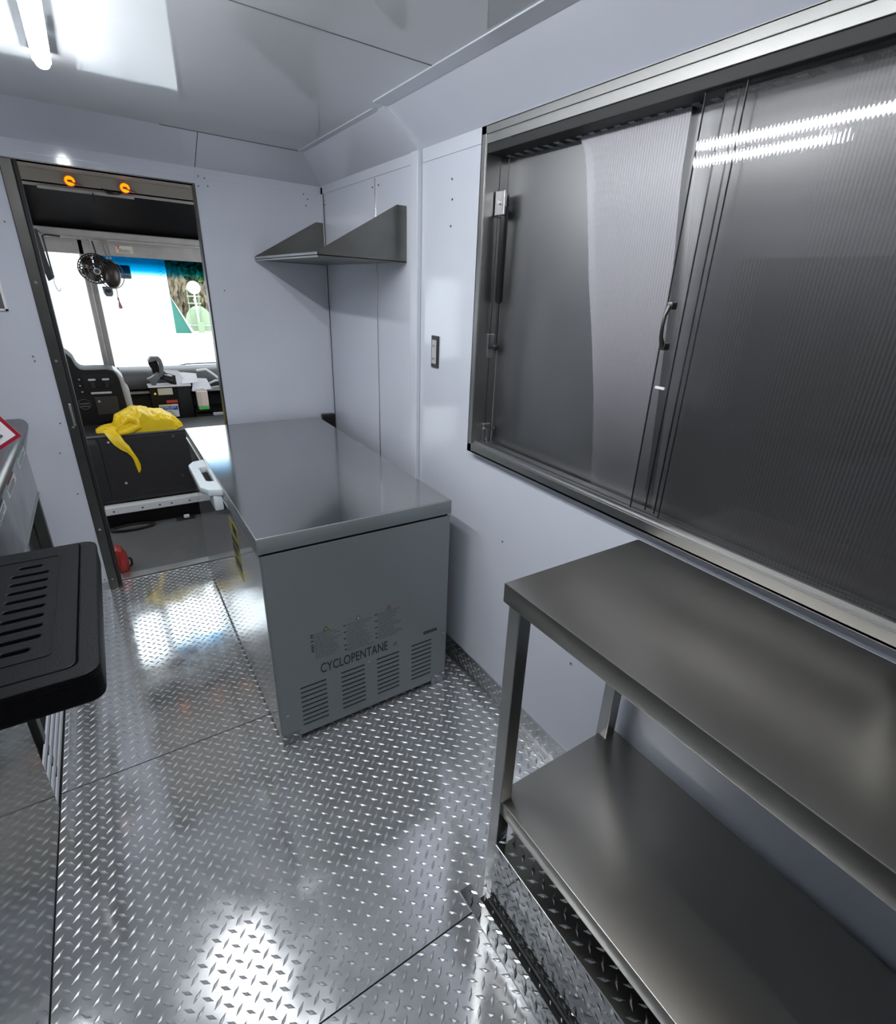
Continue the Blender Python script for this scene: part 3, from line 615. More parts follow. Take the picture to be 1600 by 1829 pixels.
obj('backing', MB().box(-0.55, -0.309, YP - 0.006, YP - 0.0005, 1.393, 1.60), 'steelx', fr)
obj('rim', MB().box(-0.55, -0.300, YP - 0.010, YP, 1.386, 1.393).box(-0.309, -0.300, YP - 0.010, YP, 1.386, 1.61), 'white', fr)
# tall unit on the left wall, off frame, mirrored in the hatch
tu = thing('tall_cupboard', 'dark stainless cupboard on the left side, seen only mirrored in the serving window', 'cupboard', (-0.85, 1.2, 1.035))
obj('carcass', MB().box(-1.06, -0.66, 0.30, 1.59, 1.035, 1.78, bv=0.003), 'blackd', tu)
obj('door', MB().box(-0.66, -0.648, 0.32, 0.94, 1.05, 1.76, bv=0.002), 'blackd', tu); obj('door', MB().box(-0.66, -0.648, 0.96, 1.57, 1.05, 1.76, bv=0.002), 'blackd', tu)
struct('trim_8', MB().box(XL, XL + 0.05, 2.30, 2.38, 0.0, 2.05, bv=0.003), 'jamb', label='dark upright on the left wall, mirrored in the serving window')

# ------------------------------------------------------------ cab shell
CX0, CX1, WSY = -1.05, 1.15, 4.65
struct('floor.001', B(CX0, CX1, 3.06, 4.9, -0.05, 0.0), 'cabfloor', label='grey rubber cab floor')
struct('ceiling.001', MB().box(CX0, CX1, YP + TP, 4.42, 2.092, 2.12), 'tan', label='brown cab headliner')
hp = struct('trim_9', MB().add([(CX0, 4.362, 2.092), (CX1, 4.362, 2.092), (CX1, 4.362, 2.035), (CX0, 4.362, 2.035), (CX0, 4.50, 1.80), (CX1, 4.50, 1.80), (CX0, 4.75, 1.80), (CX1, 4.75, 1.80), (CX0, 4.75, 2.12), (CX1, 4.75, 2.12), (CX0, 4.40, 2.12), (CX1, 4.40, 2.12)],
     [(0, 1, 2, 3), (3, 2, 5, 4), (4, 5, 7, 6), (6, 7, 9, 8), (8, 9, 11, 10)]), 'cabdark', label='dark sloping header panel above the windscreen')
obj('tan_fascia', MB().box(CX0, CX1, 4.350, 4.361, 2.028, 2.092, bv=0.002), 'tan', hp, label='brown fascia')
obj('light_strip', MB().box(-0.15, 0.335, 4.346, 4.366, 1.992, 2.010, bv=0.003).box(-0.9, 1.0, 4.357, 4.37, 2.004, 2.020, bv=0.002), 'cabmetal', hp)
obj('strip_bracket', MB().box(0.115, 0.122, 4.340, 4.352, 1.952, 2.0), 'black', hp)
obj('loose_wire', MB().tube([(0.17, 4.345, 2.03), (0.20, 4.338, 2.005), (0.25, 4.338, 2.008), (0.29, 4.345, 2.03)], 0.004, 6).box(0.19, 0.225, 4.338, 4.35, 2.004, 2.02, bv=0.003), 'black', hp)
obj('header_rail', MB().box(CX0, CX1, 4.44, 4.60, 1.747, 1.798, bv=0.006).box(CX0, CX1, 4.434, 4.442, 1.744, 1.756, bv=0.002), 'cabmetal', hp)
obj('header_band', MB().box(CX0, CX1, 4.60, 4.66, 1.660, 1.75), 'cabmetal', hp)
mb = MB().box(CX0 - 0.04, CX0, 4.25, 4.9, -0.05, 2.12).box(CX0 - 0.04, CX0, YP + TP, 3.2, -0.05, 2.12).box(CX0 - 0.04, CX0, 3.2, 4.25, 1.75, 2.12).box(CX0 - 0.04, CX0, 3.2, 4.25, -0.05, 1.05)
struct('wall_left.001', mb, 'cabdark', label='cab side beyond the driver, with its side window')
mb = MB().box(CX1, CX1 + 0.04, 4.25, 4.9, -0.05, 2.12).box(CX1, CX1 + 0.04, YP + TP, 3.2, -0.05, 2.12).box(CX1, CX1 + 0.04, 3.2, 4.25, 1.75, 2.12).box(CX1, CX1 + 0.04, 3.2, 4.25, -0.05, 1.05)
struct('wall_right.001', mb, 'cabdark', label='cab side beyond the passenger, with its side window')
struct('wall_front.001', B(CX0, CX1, 4.66, 4.74, -0.05, 0.905), 'cabdark', label='lower front wall of the cab under the windscreen')
w2 = bpy.data.objects.new('window_2', None); COL.objects.link(w2); w2.location = (0, WSY, 0.9); w2['origin'] = (0, WSY, 0.9); w2['kind'] = 'structure'; w2['label'] = 'two pane windscreen with a centre pillar'
obj('windscreen_pane', B(CX0, -0.02, WSY, WSY + 0.006, 0.905, 1.665), 'glass', w2)
pr = obj('windscreen_pane', B(0.05, CX1, WSY, WSY + 0.006, 0.905, 1.665), 'glass', w2)
tn = obj('tint_strip', B(0.052, CX1, WSY - 0.002, WSY - 0.001, 1.532, 1.663), 'tint', pr, label='blue shade band')
obj('centre_pillar', MB().box(-0.022, 0.012, 4.60, 4.67, 0.905, 1.75, bv=0.006).box(0.010, 0.045, 4.62, 4.66, 0.905, 1.70, bv=0.004), 'cabmetal', w2)
obj('sill_strip', B(CX0, CX1, 4.657, 4.68, 0.906, 0.918, bv=0.003), 'lgrey', w2)

# amber marker lights
def amber(x, lab):
    t = thing('marker_light', lab, 'light', (x, 4.345, 2.03))
    obj('rim', MB().tube([(x, 4.350, 2.048), (x, 4.338, 2.048)], 0.030, 20), 'orange', t, smooth=True)
    obj('lens', MB().tube([(x, 4.338, 2.048), (x, 4.334, 2.048)], [0.0255, 0.022], 20), 'amber', t, smooth=True)
    obj('plug', MB().box(x - 0.012, x + 0.012, 4.326, 4.336, 2.041, 2.053, bv=0.003).tube([(x, 4.33, 2.045), (x + 0.03, 4.335, 2.035), (x + 0.06, 4.345, 2.03)], 0.004, 6), 'brownp', t)
amber(0.0145, 'round glowing amber marker light over the doorway, left of the pair'); amber(0.293, 'round glowing amber marker light over the doorway, right of the pair')

# header sticker, fan, mirror, bracket
stk = obj('sticker', B(0.19, 0.288, 4.5985, 4.5998, 1.683, 1.728), 'cream', hp, label='pale sticker with an orange mark')
obj('sticker_mark', MB().prism([(0.192, 1.727), (0.216, 1.727), (0.205, 1.708), (0.198, 1.708), (0.205, 1.721), (0.192, 1.721)], 'y', 4.5978, 4.5985).box(0.205, 0.222, 4.5978, 4.5985, 1.708, 1.711), 'redp', stk)
mb = MB()
for k in range(4): mb.box(0.205, 0.275 - 0.01 * (k % 2), 4.5978, 4.5985, 1.688 + k * 0.005, 1.690 + k * 0.005)
obj('sticker_text', mb, 'inkgrey', stk, kind='stuff')

fn = thing('cab_fan', 'dark bronze twin cage fan hanging from the header by the centre pillar', 'fan', (0.09, 4.33, 1.44))
def cage(c, n, r, nm):
    n = Vector(n).normalized(); c = Vector(c); a = n.cross(Vector((0, 0, 1))).normalized(); b = n.cross(a)
    mb = MB()
    for (rr, d) in ((r, 0.0), (r * 0.96, 0.03), (r * 0.75, 0.045), (r * 0.5, 0.052), (r * 0.27, 0.055)):
        mb.ring(c + n * d, n, rr, 0.0035, 26, 5)
    for (rr, d) in ((r * 0.8, -0.03), (r * 0.5, -0.04)): mb.ring(c + n * d, n, rr, 0.002, 24, 5)
    for k in range(30):
        t = 2 * math.pi * k / 30; d = a * math.cos(t) + b * math.sin(t)
        mb.tube([c + d * r * 0.25 + n * 0.055, c + d * r * 0.75 + n * 0.045, c + d * r + n * 0.0, c + d * r * 0.5 - n * 0.04], 0.0026, 5)
    o = obj(nm, mb, 'fan', fn, smooth=True)
    for k in range(5):
        t = 2 * math.pi * k / 5; d = a * math.cos(t) + b * math.sin(t); e = a * math.cos(t + 0.9) + b * math.sin(t + 0.9)
        p0 = c + d * 0.012; V = [p0 + n * 0.01, c + d * r * 0.85 + n * 0.018, c + (d + e).normalized() * r * 0.9 + n * 0.0, c + e * r * 0.75 - n * 0.016, c + e * 0.012 - n * 0.008]
        obj('blade', MB().add(V + [p + n * 0.002 for p in V], [(0, 1, 2, 3, 4), (9, 8, 7, 6, 5), (0, 5, 6, 1), (1, 6, 7, 2), (2, 7, 8, 3), (3, 8, 9, 4), (4, 9, 5, 0)]), 'fan', o)
    obj('hub_badge', MB().tube([c + n * 0.052, c + n * 0.062], [0.018, 0.015], 18), 'jamb', o, smooth=True)
    obj('badge_ring', MB().ring(c + n * 0.061, n, 0.016, 0.0035, 20, 6), 'lgrey', o, smooth=True)
    return o
cage((0.045, 4.34, 1.575), (0.15, -0.9, -0.25), 0.088, 'fan_cage')
obj('motor_housing', MB().ball((0.128, 4.34, 1.545), (0.052, 0.05, 0.085), 18, 12), 'fan', fn, smooth=True)
obj('rear_cage', MB().ring((0.128, 4.36, 1.545), (0.5, -0.8, 0), 0.085, 0.003, 26, 5).ring((0.128, 4.345, 1.545), (0.5, -0.8, 0), 0.06, 0.003, 24, 5).ring((0.13, 4.335, 1.545), (0.5, -0.8, 0), 0.035, 0.003, 20, 5), 'fan', fn, smooth=True)
obj('support_rod', MB().tube([(0.062, 4.40, 1.735), (0.07, 4.37, 1.65)], 0.004, 8), 'rubber', fn); obj('support_rod', MB().tube([(0.115, 4.42, 1.74), (0.125, 4.37, 1.64)], 0.006, 8), 'cabmetal', fn)
obj('support_rod', MB().tube([(0.138, 4.42, 1.745), (0.143, 4.37, 1.64)], 0.005, 8), 'cabmetal', fn)
obj('clamp_plate', MB().box(0.05, 0.145, 4.425, 4.44, 1.70, 1.747, bv=0.003), 'cabmetal', fn)
obj('switch_box', MB().prism([(0.062, 1.472), (0.118, 1.470), (0.118, 1.430), (0.108, 1.412), (0.075, 1.412), (0.066, 1.43)], 'y', 4.30, 4.345, bv=0.005), 'grey', fn, smooth=True, label='grey switch box')
obj('switch', MB().box(0.075, 0.108, 4.294, 4.301, 1.436, 1.456, bv=0.003), 'rubber', fn)
obj('pull_cord', MB().tube([(0.137, 4.33, 1.49), (0.140, 4.32, 1.45), (0.138, 4.32, 1.405)], 0.0025, 6), 'wood', fn)
obj('pull_knob', MB().tube([(0.138, 4.32, 1.408), (0.138, 4.32, 1.395), (0.140, 4.32, 1.385), (0.142, 4.32, 1.352), (0.143, 4.32, 1.340)], [0.005, 0.006, 0.004, 0.011, 0.010], 10), 'wood', fn, smooth=True, label='wooden pull knob')
mi = thing('outside_mirror', 'grey mirror beyond the blue tinted windscreen, right of the fan', 'mirror', (0.222, 4.80, 1.52))
obj('mirror_shell', MB().box(0.192, 0.264, 4.80, 4.84, 1.520, 1.612, bv=0.010), 'mirrorbody', mi, smooth=True)
obj('mirror_lip', MB().box(0.196, 0.260, 4.795, 4.801, 1.545, 1.556, bv=0.002), 'lgrey', mi)
obj('mount_arm', MB().tube([(0.20, 4.82, 1.585), (0.185, 4.80, 1.60), (0.18, 4.672, 1.605)], 0.010, 8), 'mirrorbody', mi)
br = thing('hook_bracket', 'black bracket with a thin rod and hook at the left of the doorway', 'bracket', (-0.19, 4.1, 1.45))
obj('flat_bar', MB().add([(-0.235, 4.1, 1.75), (-0.188, 4.1, 1.75), (-0.168, 4.1, 1.505), (-0.195, 4.1, 1.490), (-0.235, 4.104, 1.75), (-0.188, 4.104, 1.75), (-0.168, 4.104, 1.505), (-0.195, 4.104, 1.490)], [(0, 1, 2, 3), (7, 6, 5, 4), (0, 4, 5, 1), (1, 5, 6, 2), (2, 6, 7, 3), (3, 7, 4, 0)]), 'black', br)
obj('rod', MB().tube([(-0.09, 4.10, 1.732), (-0.155, 4.10, 1.735), (-0.172, 4.10, 1.728), (-0.172, 4.10, 1.70), (-0.166, 4.10, 1.51)], 0.005, 8), 'black', br, smooth=True)
obj('hook', MB().tube([(-0.166, 4.10, 1.51), (-0.171, 4.10, 1.485), (-0.166, 4.10, 1.455), (-0.156, 4.10, 1.436), (-0.148, 4.10, 1.444), (-0.150, 4.10, 1.458)], 0.004, 8), 'alu', br, smooth=True)
obj('mount_bar', MB().box(-0.24, -0.19, 4.098, 4.44, 1.748, 1.762), 'black', br)

# ------------------------------------------------------------ engine cover, step, bag
ec = thing('engine_cover', 'black moulded engine cover between the seats, bolted front', 'engine cover', (0.2, 4.0, 0.15))
P = [(3.868, 0.160), (3.845, 0.175), (3.850, 0.22), (3.872, 0.56), (3.885, 0.595), (3.905, 0.606), (4.24, 0.606), (4.24, 0.15), (3.88, 0.15)]
obj('shell', MB().prism(P, 'x', -0.205, 0.66, bv=0.012), 'blackd', ec, smooth=True)
obj('raised_panel', MB().add([(-0.13, 3.846, 0.215), (0.63, 3.846, 0.215), (0.63, 3.866, 0.585), (-0.13, 3.866, 0.585), (-0.15, 3.862, 0.19), (0.65, 3.862, 0.19), (0.65, 3.882, 0.60), (-0.15, 3.882, 0.60)], [(0, 1, 2, 3), (0, 4, 5, 1), (1, 5, 6, 2), (2, 6, 7, 3), (3, 7, 4, 0), (7, 6, 5, 4)]), 'blackd', ec)
for (x, z) in ((0.275, 0.572), (0.288, 0.300), (-0.04, 0.295), (-0.085, 0.57)):
    y = 3.846 + (z - 0.215) / 0.37 * 0.02
    obj('bolt', MB().tube([(x, y + 0.001, z), (x, y - 0.006, z)], [0.011, 0.008], 12), 'chrome', ec, smooth=True)
obj('edge_trim', MB().box(-0.2, 0.655, 3.875, 3.886, 0.600, 0.611, bv=0.003), 'grey', ec)
sb = thing('step_bar', 'pale painted bar along the foot of the engine cover', 'step bar', (0.2, 3.83, 0.02))
obj('bar', MB().box(-0.185, 0.66, 3.80, 3.866, 0.104, 0.155, bv=0.004), 'white', sb)
mb = MB()
for x in (-0.14, 0.02, 0.12, 0.19, 0.3): mb.tube([(x, 3.801, 0.128), (x, 3.796, 0.128)], 0.006, 8)
obj('screws', mb, 'brownp', sb, kind='stuff')
obj('kick_panel', MB().box(-0.185, 0.66, 3.835, 3.862, 0.0005, 0.106), 'cabdark', sb)
dh = thing('floor_grommet', 'black oval rubber grommet on the cab floor by the step bar', 'grommet', (-0.05, 3.79, 0))
mb = MB(); n = 28
for i in range(n): pass
mb.ring((0, 0, 0), (0, 0, 1), 1.0, 0.14, 28, 8); mb.v = [(-0.055 + x * 0.115, 3.775 + y * 0.045, 0.012 + z * 0.06) for (x, y, z) in mb.v]
obj('rubber_ring', mb, 'rubber', dh, smooth=True)
mb = MB().ball((0, 0, 0), 1.0, 20, 6); mb.v = [(-0.055 + x * 0.105, 3.775 + y * 0.04, 0.006 + z * 0.005) for (x, y, z) in mb.v]
obj('centre', mb, 'cabfloor', dh, smooth=True)
wc = thing('white_clip', 'tiny white plastic clip in a black holder at the foot of the step bar', 'clip', (0.262, 3.79, 0))
obj('holder', MB().box(0.20, 0.315, 3.768, 3.832, 0.0008, 0.012, bv=0.004), 'rubber', wc)
obj('clip', MB().box(0.246, 0.280, 3.772, 3.800, 0.012, 0.030, bv=0.004), 'white', wc)
rj = thing('wheel_chock', 'small red plastic wedge standing just inside the doorway at left', 'wedge', (-0.12, 3.2, 0))
obj('wedge', MB().prism([(-0.160, 0.0), (-0.108, 0.0), (-0.104, 0.03), (-0.108, 0.085), (-0.120, 0.10), (-0.124, 0.125), (-0.146, 0.138), (-0.165, 0.13)], 'y', 3.16, 3.25, bv=0.004), 'red', rj, smooth=True)
obj('rib', MB().prism([(-0.150, 0.004), (-0.116, 0.004), (-0.118, 0.075), (-0.138, 0.085)], 'y', 3.152, 3.161, bv=0.002), 'red', rj)
obj('hook', MB().tube([(-0.110, 3.2, 0.01), (-0.092, 3.2, 0.02), (-0.090, 3.2, 0.05), (-0.10, 3.2, 0.065)], 0.006, 8), 'rubber', rj, smooth=True)

bag = thing('plastic_bag', 'crumpled bright yellow plastic bag lying on the black engine cover', 'bag', (0.1, 4.02, 0.606))
top = [(-0.137, 0.620), (-0.11, 0.636), (-0.084, 0.645), (-0.05, 0.655), (-0.035, 0.665), (-0.021, 0.707), (0.01, 0.720), (0.044, 0.730), (0.079, 0.748), (0.12, 0.750), (0.163, 0.745), (0.21, 0.735), (0.25, 0.718), (0.29, 0.695), (0.315, 0.667), (0.335, 0.640), (0.350, 0.615)]
mb = MB(); ns = 90; nk = 36
def topz(x):
    for (a, b) in zip(top, top[1:]):
        if a[0] <= x <= b[0]: return a[1] + (b[1] - a[1]) * (x - a[0]) / (b[0] - a[0])
    return 0.61
for i in range(ns + 1):
    x = -0.137 + 0.487 * i / ns; h = topz(x) - 0.607; hw = 0.03 + 0.12 * min(1, h / 0.12)
    yc = 4.005 + 0.015 * math.sin(i / ns * 20)
    for k in range(nk + 1):
        a = math.pi * k / nk; u_ = i / ns * 40; q_ = k / nk * 22
        wr_ = 1.10 - 0.24 * noise.turbulence(Vector((x * 11, q_ * 0.16, 1.7)), 4, True) + R.uniform(-0.004, 0.004)
        z = 0.607 + h * (math.sin(a) ** 0.75) * (wr_ if 0 < k < nk else 1); y = yc - hw * math.cos(a) * (wr_ if 0 < k < nk else 1)
        mb.v.append((x + 0.005 * math.sin(q_ * 1.1 + u_), max(y, 3.890), max(z, 0.608)))
for i in range(ns):
    for k in range(nk):
        a = i * (nk + 1) + k; mb.f.append((a, a + 1, a + nk + 2, a + nk + 1))
    mb.f.append((i * (nk + 1), (i + 1) * (nk + 1), (i + 1) * (nk + 1) + nk, i * (nk + 1) + nk))
obj('bag_body', mb, 'bag', bag, smooth=True)
# the knotted tail hanging over the front
path = [(-0.085, 3.905, 0.640, 0.020), (-0.062, 3.880, 0.628, 0.030), (-0.045, 3.846, 0.600, 0.032), (-0.030, 3.836, 0.566, 0.030), (-0.006, 3.831, 0.535, 0.026), (0.016, 3.829, 0.508, 0.014), (0.030, 3.827, 0.480, 0.011), (0.040, 3.825, 0.450, 0.012), (0.046, 3.824, 0.415, 0.014), (0.047, 3.824, 0.385, 0.011), (0.044, 3.824, 0.366, 0.004)]
mb = MB(); nk = 12
for i, (x, y, z, hw) in enumerate(path):
    for k in range(nk):
        a = 2 * math.pi * k / nk; f = 1 + 0.45 * math.sin(k * 2.6 + i * 0.6)
        mb.v.append((x + hw * math.cos(a), y + 0.010 * math.sin(a) * f, z + 0.25 * hw * math.cos(a) + 0.004 * math.sin(a * 3)))
for i in range(len(path) - 1):
    for k in range(nk):
        a = i * nk + k; b = i * nk + (k + 1) % nk; mb.f.append((a, b, b + nk, a + nk))
mb.f.append(tuple(range(nk))); mb.f.append(tuple((len(path) - 1) * nk + k for k in range(nk)))
obj('bag_tail', mb, 'bag', bag, smooth=True)
# loose fold over the body
path = [(0.0, 3.91, 0.66), (0.05, 3.90, 0.70), (0.085, 3.90, 0.685), (0.09, 3.893, 0.65), (0.05, 3.885, 0.63), (-0.02, 3.878, 0.615)]
mb = MB().tube(path, [0.012, 0.026, 0.028, 0.026, 0.022, 0.014], 10); obj('bag_fold', mb, 'bag', bag, smooth=True)

# ------------------------------------------------------------ dash
ip = thing('instrument_panel', 'black instrument panel with vent and pull knobs at the left of the cab', 'dashboard', (-0.1, 4.3, 0.56))
PL = [(-0.36, 1.10), (-0.24, 1.09), (-0.205, 1.066), (-0.184, 1.037), (-0.172, 0.990), (-0.155, 0.968), (-0.132, 0.962), (-0.011, 0.962), (0.020, 0.955), (0.040, 0.925), (0.048, 0.885), (0.054, 0.791), (0.060, 0.675), (0.045, 0.645), (-0.02, 0.622), (-0.113, 0.600), (-0.227, 0.585), (-0.36, 0.57)]
obj('housing', MB().prism(PL, 'y', 4.25, 4.488, bv=0.006, seg=3), 'panelb', ip, smooth=True)
obj('side_shell', MB().prism([(0.022, 0.958), (0.048, 0.940), (0.072, 0.898), (0.078, 0.84), (0.094, 0.814), (0.096, 0.711), (0.075, 0.672), (0.060, 0.672), (0.052, 0.80), (0.046, 0.90)], 'y', 4.268, 4.486, bv=0.006), 'lgrey', ip, smooth=True, label='pale grey side shell')
obj('gauge_binnacle', MB().prism([(-0.15, 0.93), (-0.03, 0.935), (0.012, 0.915), (0.018, 0.86), (-0.15, 0.845)], 'y', 4.246, 4.252), 'dark', ip)
for x in (-0.103, -0.028):
    k = obj('pull_lever', MB().box(x - 0.020, x + 0.020, 4.222, 4.238, 0.895, 0.907, bv=0.003), 'lgrey', ip, label='pale pull lever')
    obj('lever_stem', MB().box(x - 0.012, x + 0.012, 4.236, 4.249, 0.845, 0.895, bv=0.004), 'black', k)
obj('tray_edge', MB().box(-0.124, -0.010, 4.235, 4.250, 0.806, 0.818, bv=0.002), 'lgrey', ip, label='pale slot edge')
obj('lower_door', MB().box(-0.112, 0.015, 4.243, 4.251, 0.665, 0.785, bv=0.004), 'blackd', ip)
obj('door_lock', MB().tube([(-0.090, 4.244, 0.757), (-0.090, 4.238, 0.757)], 0.008, 12), 'chrome', ip, smooth=True)
v = obj('round_vent', MB().ring((-0.173, 4.247, 0.740), (0, -1, 0), 0.033, 0.006, 24, 8), 'black', ip, smooth=True)
obj('vent_cavity', MB().tube([(-0.173, 4.249, 0.740), (-0.173, 4.247, 0.740)], 0.031, 22), 'dark', v)
for dz in (-0.012, 0.006): obj('vent_fin', MB().box(-0.202, -0.144, 4.240, 4.246, 0.738 + dz, 0.742 + dz), 'grey', v)
for (x, z) in ((-0.170, 0.905), (-0.168, 0.825), (-0.172, 0.865)):
    obj('knob', MB().tube([(x, 4.25, z), (x, 4.236, z)], [0.010, 0.008], 12), 'black', ip, smooth=True)
    obj('knob_cap', MB().tube([(x, 4.236, z), (x, 4.234, z)], 0.005, 10), 'chrome', ip, smooth=True)
obj('lower_trim', MB().box(-0.36, 0.0, 4.26, 4.5, 0.50, 0.58, bv=0.01), 'black', ip)
sp = thing('dash_speaker', 'flat pale disc on the dash below the left windscreen', 'speaker', (-0.076, 4.5, 0.93))
obj('disc', MB().tube([(-0.076, 4.54, 0.938), (-0.076, 4.54, 0.948), (-0.076, 4.54, 0.953)], [0.055, 0.052, 0.02], 24), 'lgrey', sp, smooth=True)
obj('base', MB().tube([(-0.076, 4.54, 0.915), (-0.076, 4.54, 0.938)], 0.045, 20), 'grey', sp, smooth=True)
dp = thing('dashboard', 'rounded grey dash pad running right below the windscreen', 'dashboard', (0.6, 4.55, 0.75))
prf = [(4.655, 0.915), (4.58, 0.918), (4.53, 0.905), (4.505, 0.88), (4.495, 0.84), (4.505, 0.80), (4.525, 0.775), (4.655, 0.77)]
obj('pad', MB().prism(prf, 'x', 0.062, 1.12), 'grey', dp, smooth=True)
obj('lower_lip', MB().box(0.062, 1.12, 4.50, 4.54, 0.745, 0.760, bv=0.003), 'lgrey', dp, label='pale lower lip')
obj('underside', MB().box(0.062, 1.12, 4.60, 4.655, 0.35, 0.75), 'blackd', dp)
cn = thing('centre_console', 'black console box with stickers in front of the yellow bag', 'console', (0.35, 4.45, 0.45))
obj('console_box', MB().box(0.218, 0.392, 4.40, 4.490, 0.45, 0.805, bv=0.004), 'cabdark', cn)
obj('console_bay', MB().box(0.392, 0.486, 4.42, 4.490, 0.45, 0.80, bv=0.004), 'black', cn)
obj('console_top', MB().box(0.212, 0.488, 4.385, 4.488, 0.805, 0.820, bv=0.002), 'paper', cn, label='pale top tray')
def stick(x0, x1, z0, z1, mt, lab): return obj('sticker', B(x0, x1, 4.3985, 4.3998, z0, z1), mt, cn, label=lab)
stick(0.268, 0.362, 0.748, 0.796, 'cream', 'worn tan sticker'); stick(0.312, 0.384, 0.686, 0.707, 'redp', 'small red sticker')
ws = stick(0.258, 0.382, 0.582, 0.676, 'paper', 'white, blue and yellow work area sticker')
obj('sticker_band', B(0.264, 0.378, 4.3978, 4.3985, 0.633, 0.664), 'blue', ws); obj('sticker_stripe', B(0.262, 0.345, 4.3978, 4.3985, 0.666, 0.673), 'yellowp', ws)
obj('lettering', MB().add(*(lambda t: (t.v, t.f))(text_mb('WORK AREA', 0.098, 0.012, (0.270, 4.3978, 0.649), (1, 0, 0), (0, 0, 1)))).add(*(lambda t: (t.v, t.f))(text_mb('CLEAN', 0.056, 0.011, (0.290, 4.3978, 0.635), (1, 0, 0), (0, 0, 1)))), 'white', ws, label='white WORK AREA CLEAN lettering')
mb = MB()
for k in range(4): mb.box(0.30, 0.30 + R.uniform(0.03, 0.07), 4.3978, 4.3985, 0.590 + k * 0.010, 0.594 + k * 0.010)
obj('sticker_text', mb, 'inkgrey', ws, kind='stuff')
obj('latch', MB().tube([(0.248, 4.40, 0.760), (0.248, 4.392, 0.760)], 0.008, 10), 'chrome', cn, smooth=True)
ph = thing('device_cradle', 'grey hooked plastic device cradle standing on the console', 'cradle', (0.27, 4.42, 0.82))
obj('cradle_back', MB().prism([(0.262, 1.020), (0.312, 1.020), (0.326, 1.0), (0.332, 0.960), (0.326, 0.920), (0.312, 0.880), (0.296, 0.876), (0.308, 0.93), (0.306, 0.975), (0.290, 0.995), (0.262, 0.985), (0.240, 0.985), (0.246, 1.0)], 'y', 4.38, 4.46, bv=0.004), 'grey', ph, smooth=True)
obj('cradle_inner', MB().prism([(0.244, 0.984), (0.262, 0.984), (0.290, 0.993), (0.304, 0.974), (0.306, 0.93), (0.294, 0.878), (0.262, 0.885), (0.258, 0.93), (0.245, 0.958)], 'y', 4.43, 4.455, bv=0.002), 'dark', ph)
obj('cradle_foot', MB().prism([(0.215, 0.865), (0.250, 0.880), (0.285, 0.912), (0.302, 0.905), (0.300, 0.870), (0.275, 0.848), (0.265, 0.822), (0.24, 0.822), (0.225, 0.850)], 'y', 4.385, 4.45, bv=0.004), 'grey', ph, smooth=True)
sc = thing('hand_scanner', 'black cylinder lying among papers beside the grey cradle', 'device', (0.36, 4.395, 0.82))
obj('barrel', MB().tube([(0.315, 4.435, 0.870), (0.375, 4.395, 0.850), (0.385, 4.39, 0.848)], [0.026, 0.030, 0.024], 14), 'black', sc, smooth=True)
obj('grip', MB().box(0.376, 0.396, 4.382, 4.402, 0.820, 0.888, bv=0.004), 'rubber', sc)
obj('cable', MB().tube([(0.32, 4.42, 0.893), (0.35, 4.385, 0.903), (0.38, 4.38, 0.89)], 0.0025, 6), 'rubber', sc)
def sheet(name, pts, label, z0, group=None):
    t = MB(); n = len(pts)
    t.add([(x, y, z) for (x, y, z) in pts] + [(x, y, z + 0.003) for (x, y, z) in pts], [tuple(range(n))[::-1], tuple(range(n, 2 * n))] + [(i, (i + 1) % n, n + (i + 1) % n, n + i) for i in range(n)])
    return tag(obj(name, t, 'paper'), label, 'paper', group)
sheet('paper_sheet', [(0.395, 4.40, 0.8215), (0.475, 4.40, 0.8215), (0.49, 4.46, 0.86), (0.42, 4.49, 0.905), (0.335, 4.50, 0.909)], 'crumpled white paper leaning behind the black cylinder', 0.82)
sheet('paper_sheet', [(0.43, 4.385, 0.8215), (0.54, 4.40, 0.828), (0.545, 4.47, 0.880), (0.45, 4.50, 0.889)], 'white folded paper on the right end of the console', 0.82)
sheet('paper_sheet', [(0.49, 4.39, 0.765), (0.63, 4.40, 0.772), (0.61, 4.47, 0.84), (0.52, 4.485, 0.845)], 'curled white paper hanging over the shelf above the carton', 0.8)
ct = thing('drink_carton', 'small pale pink carton with a green foot on the cab shelf', 'carton', (0.548, 4.37, 0.63))
obj('carton_body', MB().prism([(0.514, 0.655), (0.584, 0.655), (0.586, 0.770), (0.512, 0.770)], 'y', 4.335, 4.40, bv=0.005), 'pink', ct)
obj('carton_side', MB().prism([(0.5125, 0.66), (0.540, 0.66), (0.542, 0.766), (0.5115, 0.766)], 'y', 4.332, 4.3355), 'cream', ct)
obj('carton_foot', MB().prism([(0.514, 0.634), (0.584, 0.634), (0.585, 0.655), (0.514, 0.655)], 'y', 4.334, 4.401, bv=0.002), 'green', ct)
obj('carton_cap', MB().tube([(0.525, 4.365, 0.768), (0.52, 4.36, 0.785), (0.56, 4.362, 0.788), (0.58, 4.365, 0.775)], 0.010, 8), 'paper', ct, smooth=True)
cs = thing('cab_shelf', 'dark open cab shelf with pale edges right of the console', 'shelf', (0.7, 4.4, 0.5))
obj('shelf_floor', MB().box(0.490, 1.10, 4.32, 4.56, 0.620, 0.633), 'cabdark', cs)
obj('shelf_back', MB().box(0.490, 1.10, 4.53, 4.555, 0.45, 0.74), 'dark', cs)
obj('lower_edge', MB().box(0.600, 1.10, 4.30, 4.32, 0.590, 0.612, bv=0.003), 'lgrey', cs)
obj('upper_edge', MB().box(0.500, 1.10, 4.42, 4.492, 0.755, 0.772, bv=0.003), 'lgrey', cs)
obj('lower_box', MB().box(0.49, 1.10, 4.33, 4.528, 0.40, 0.598), 'dark', cs)
wf_ = thing('wire_rack', 'pale bent bar rack on the dash at the right of the doorway', 'rack', (0.62, 4.5, 0.8))
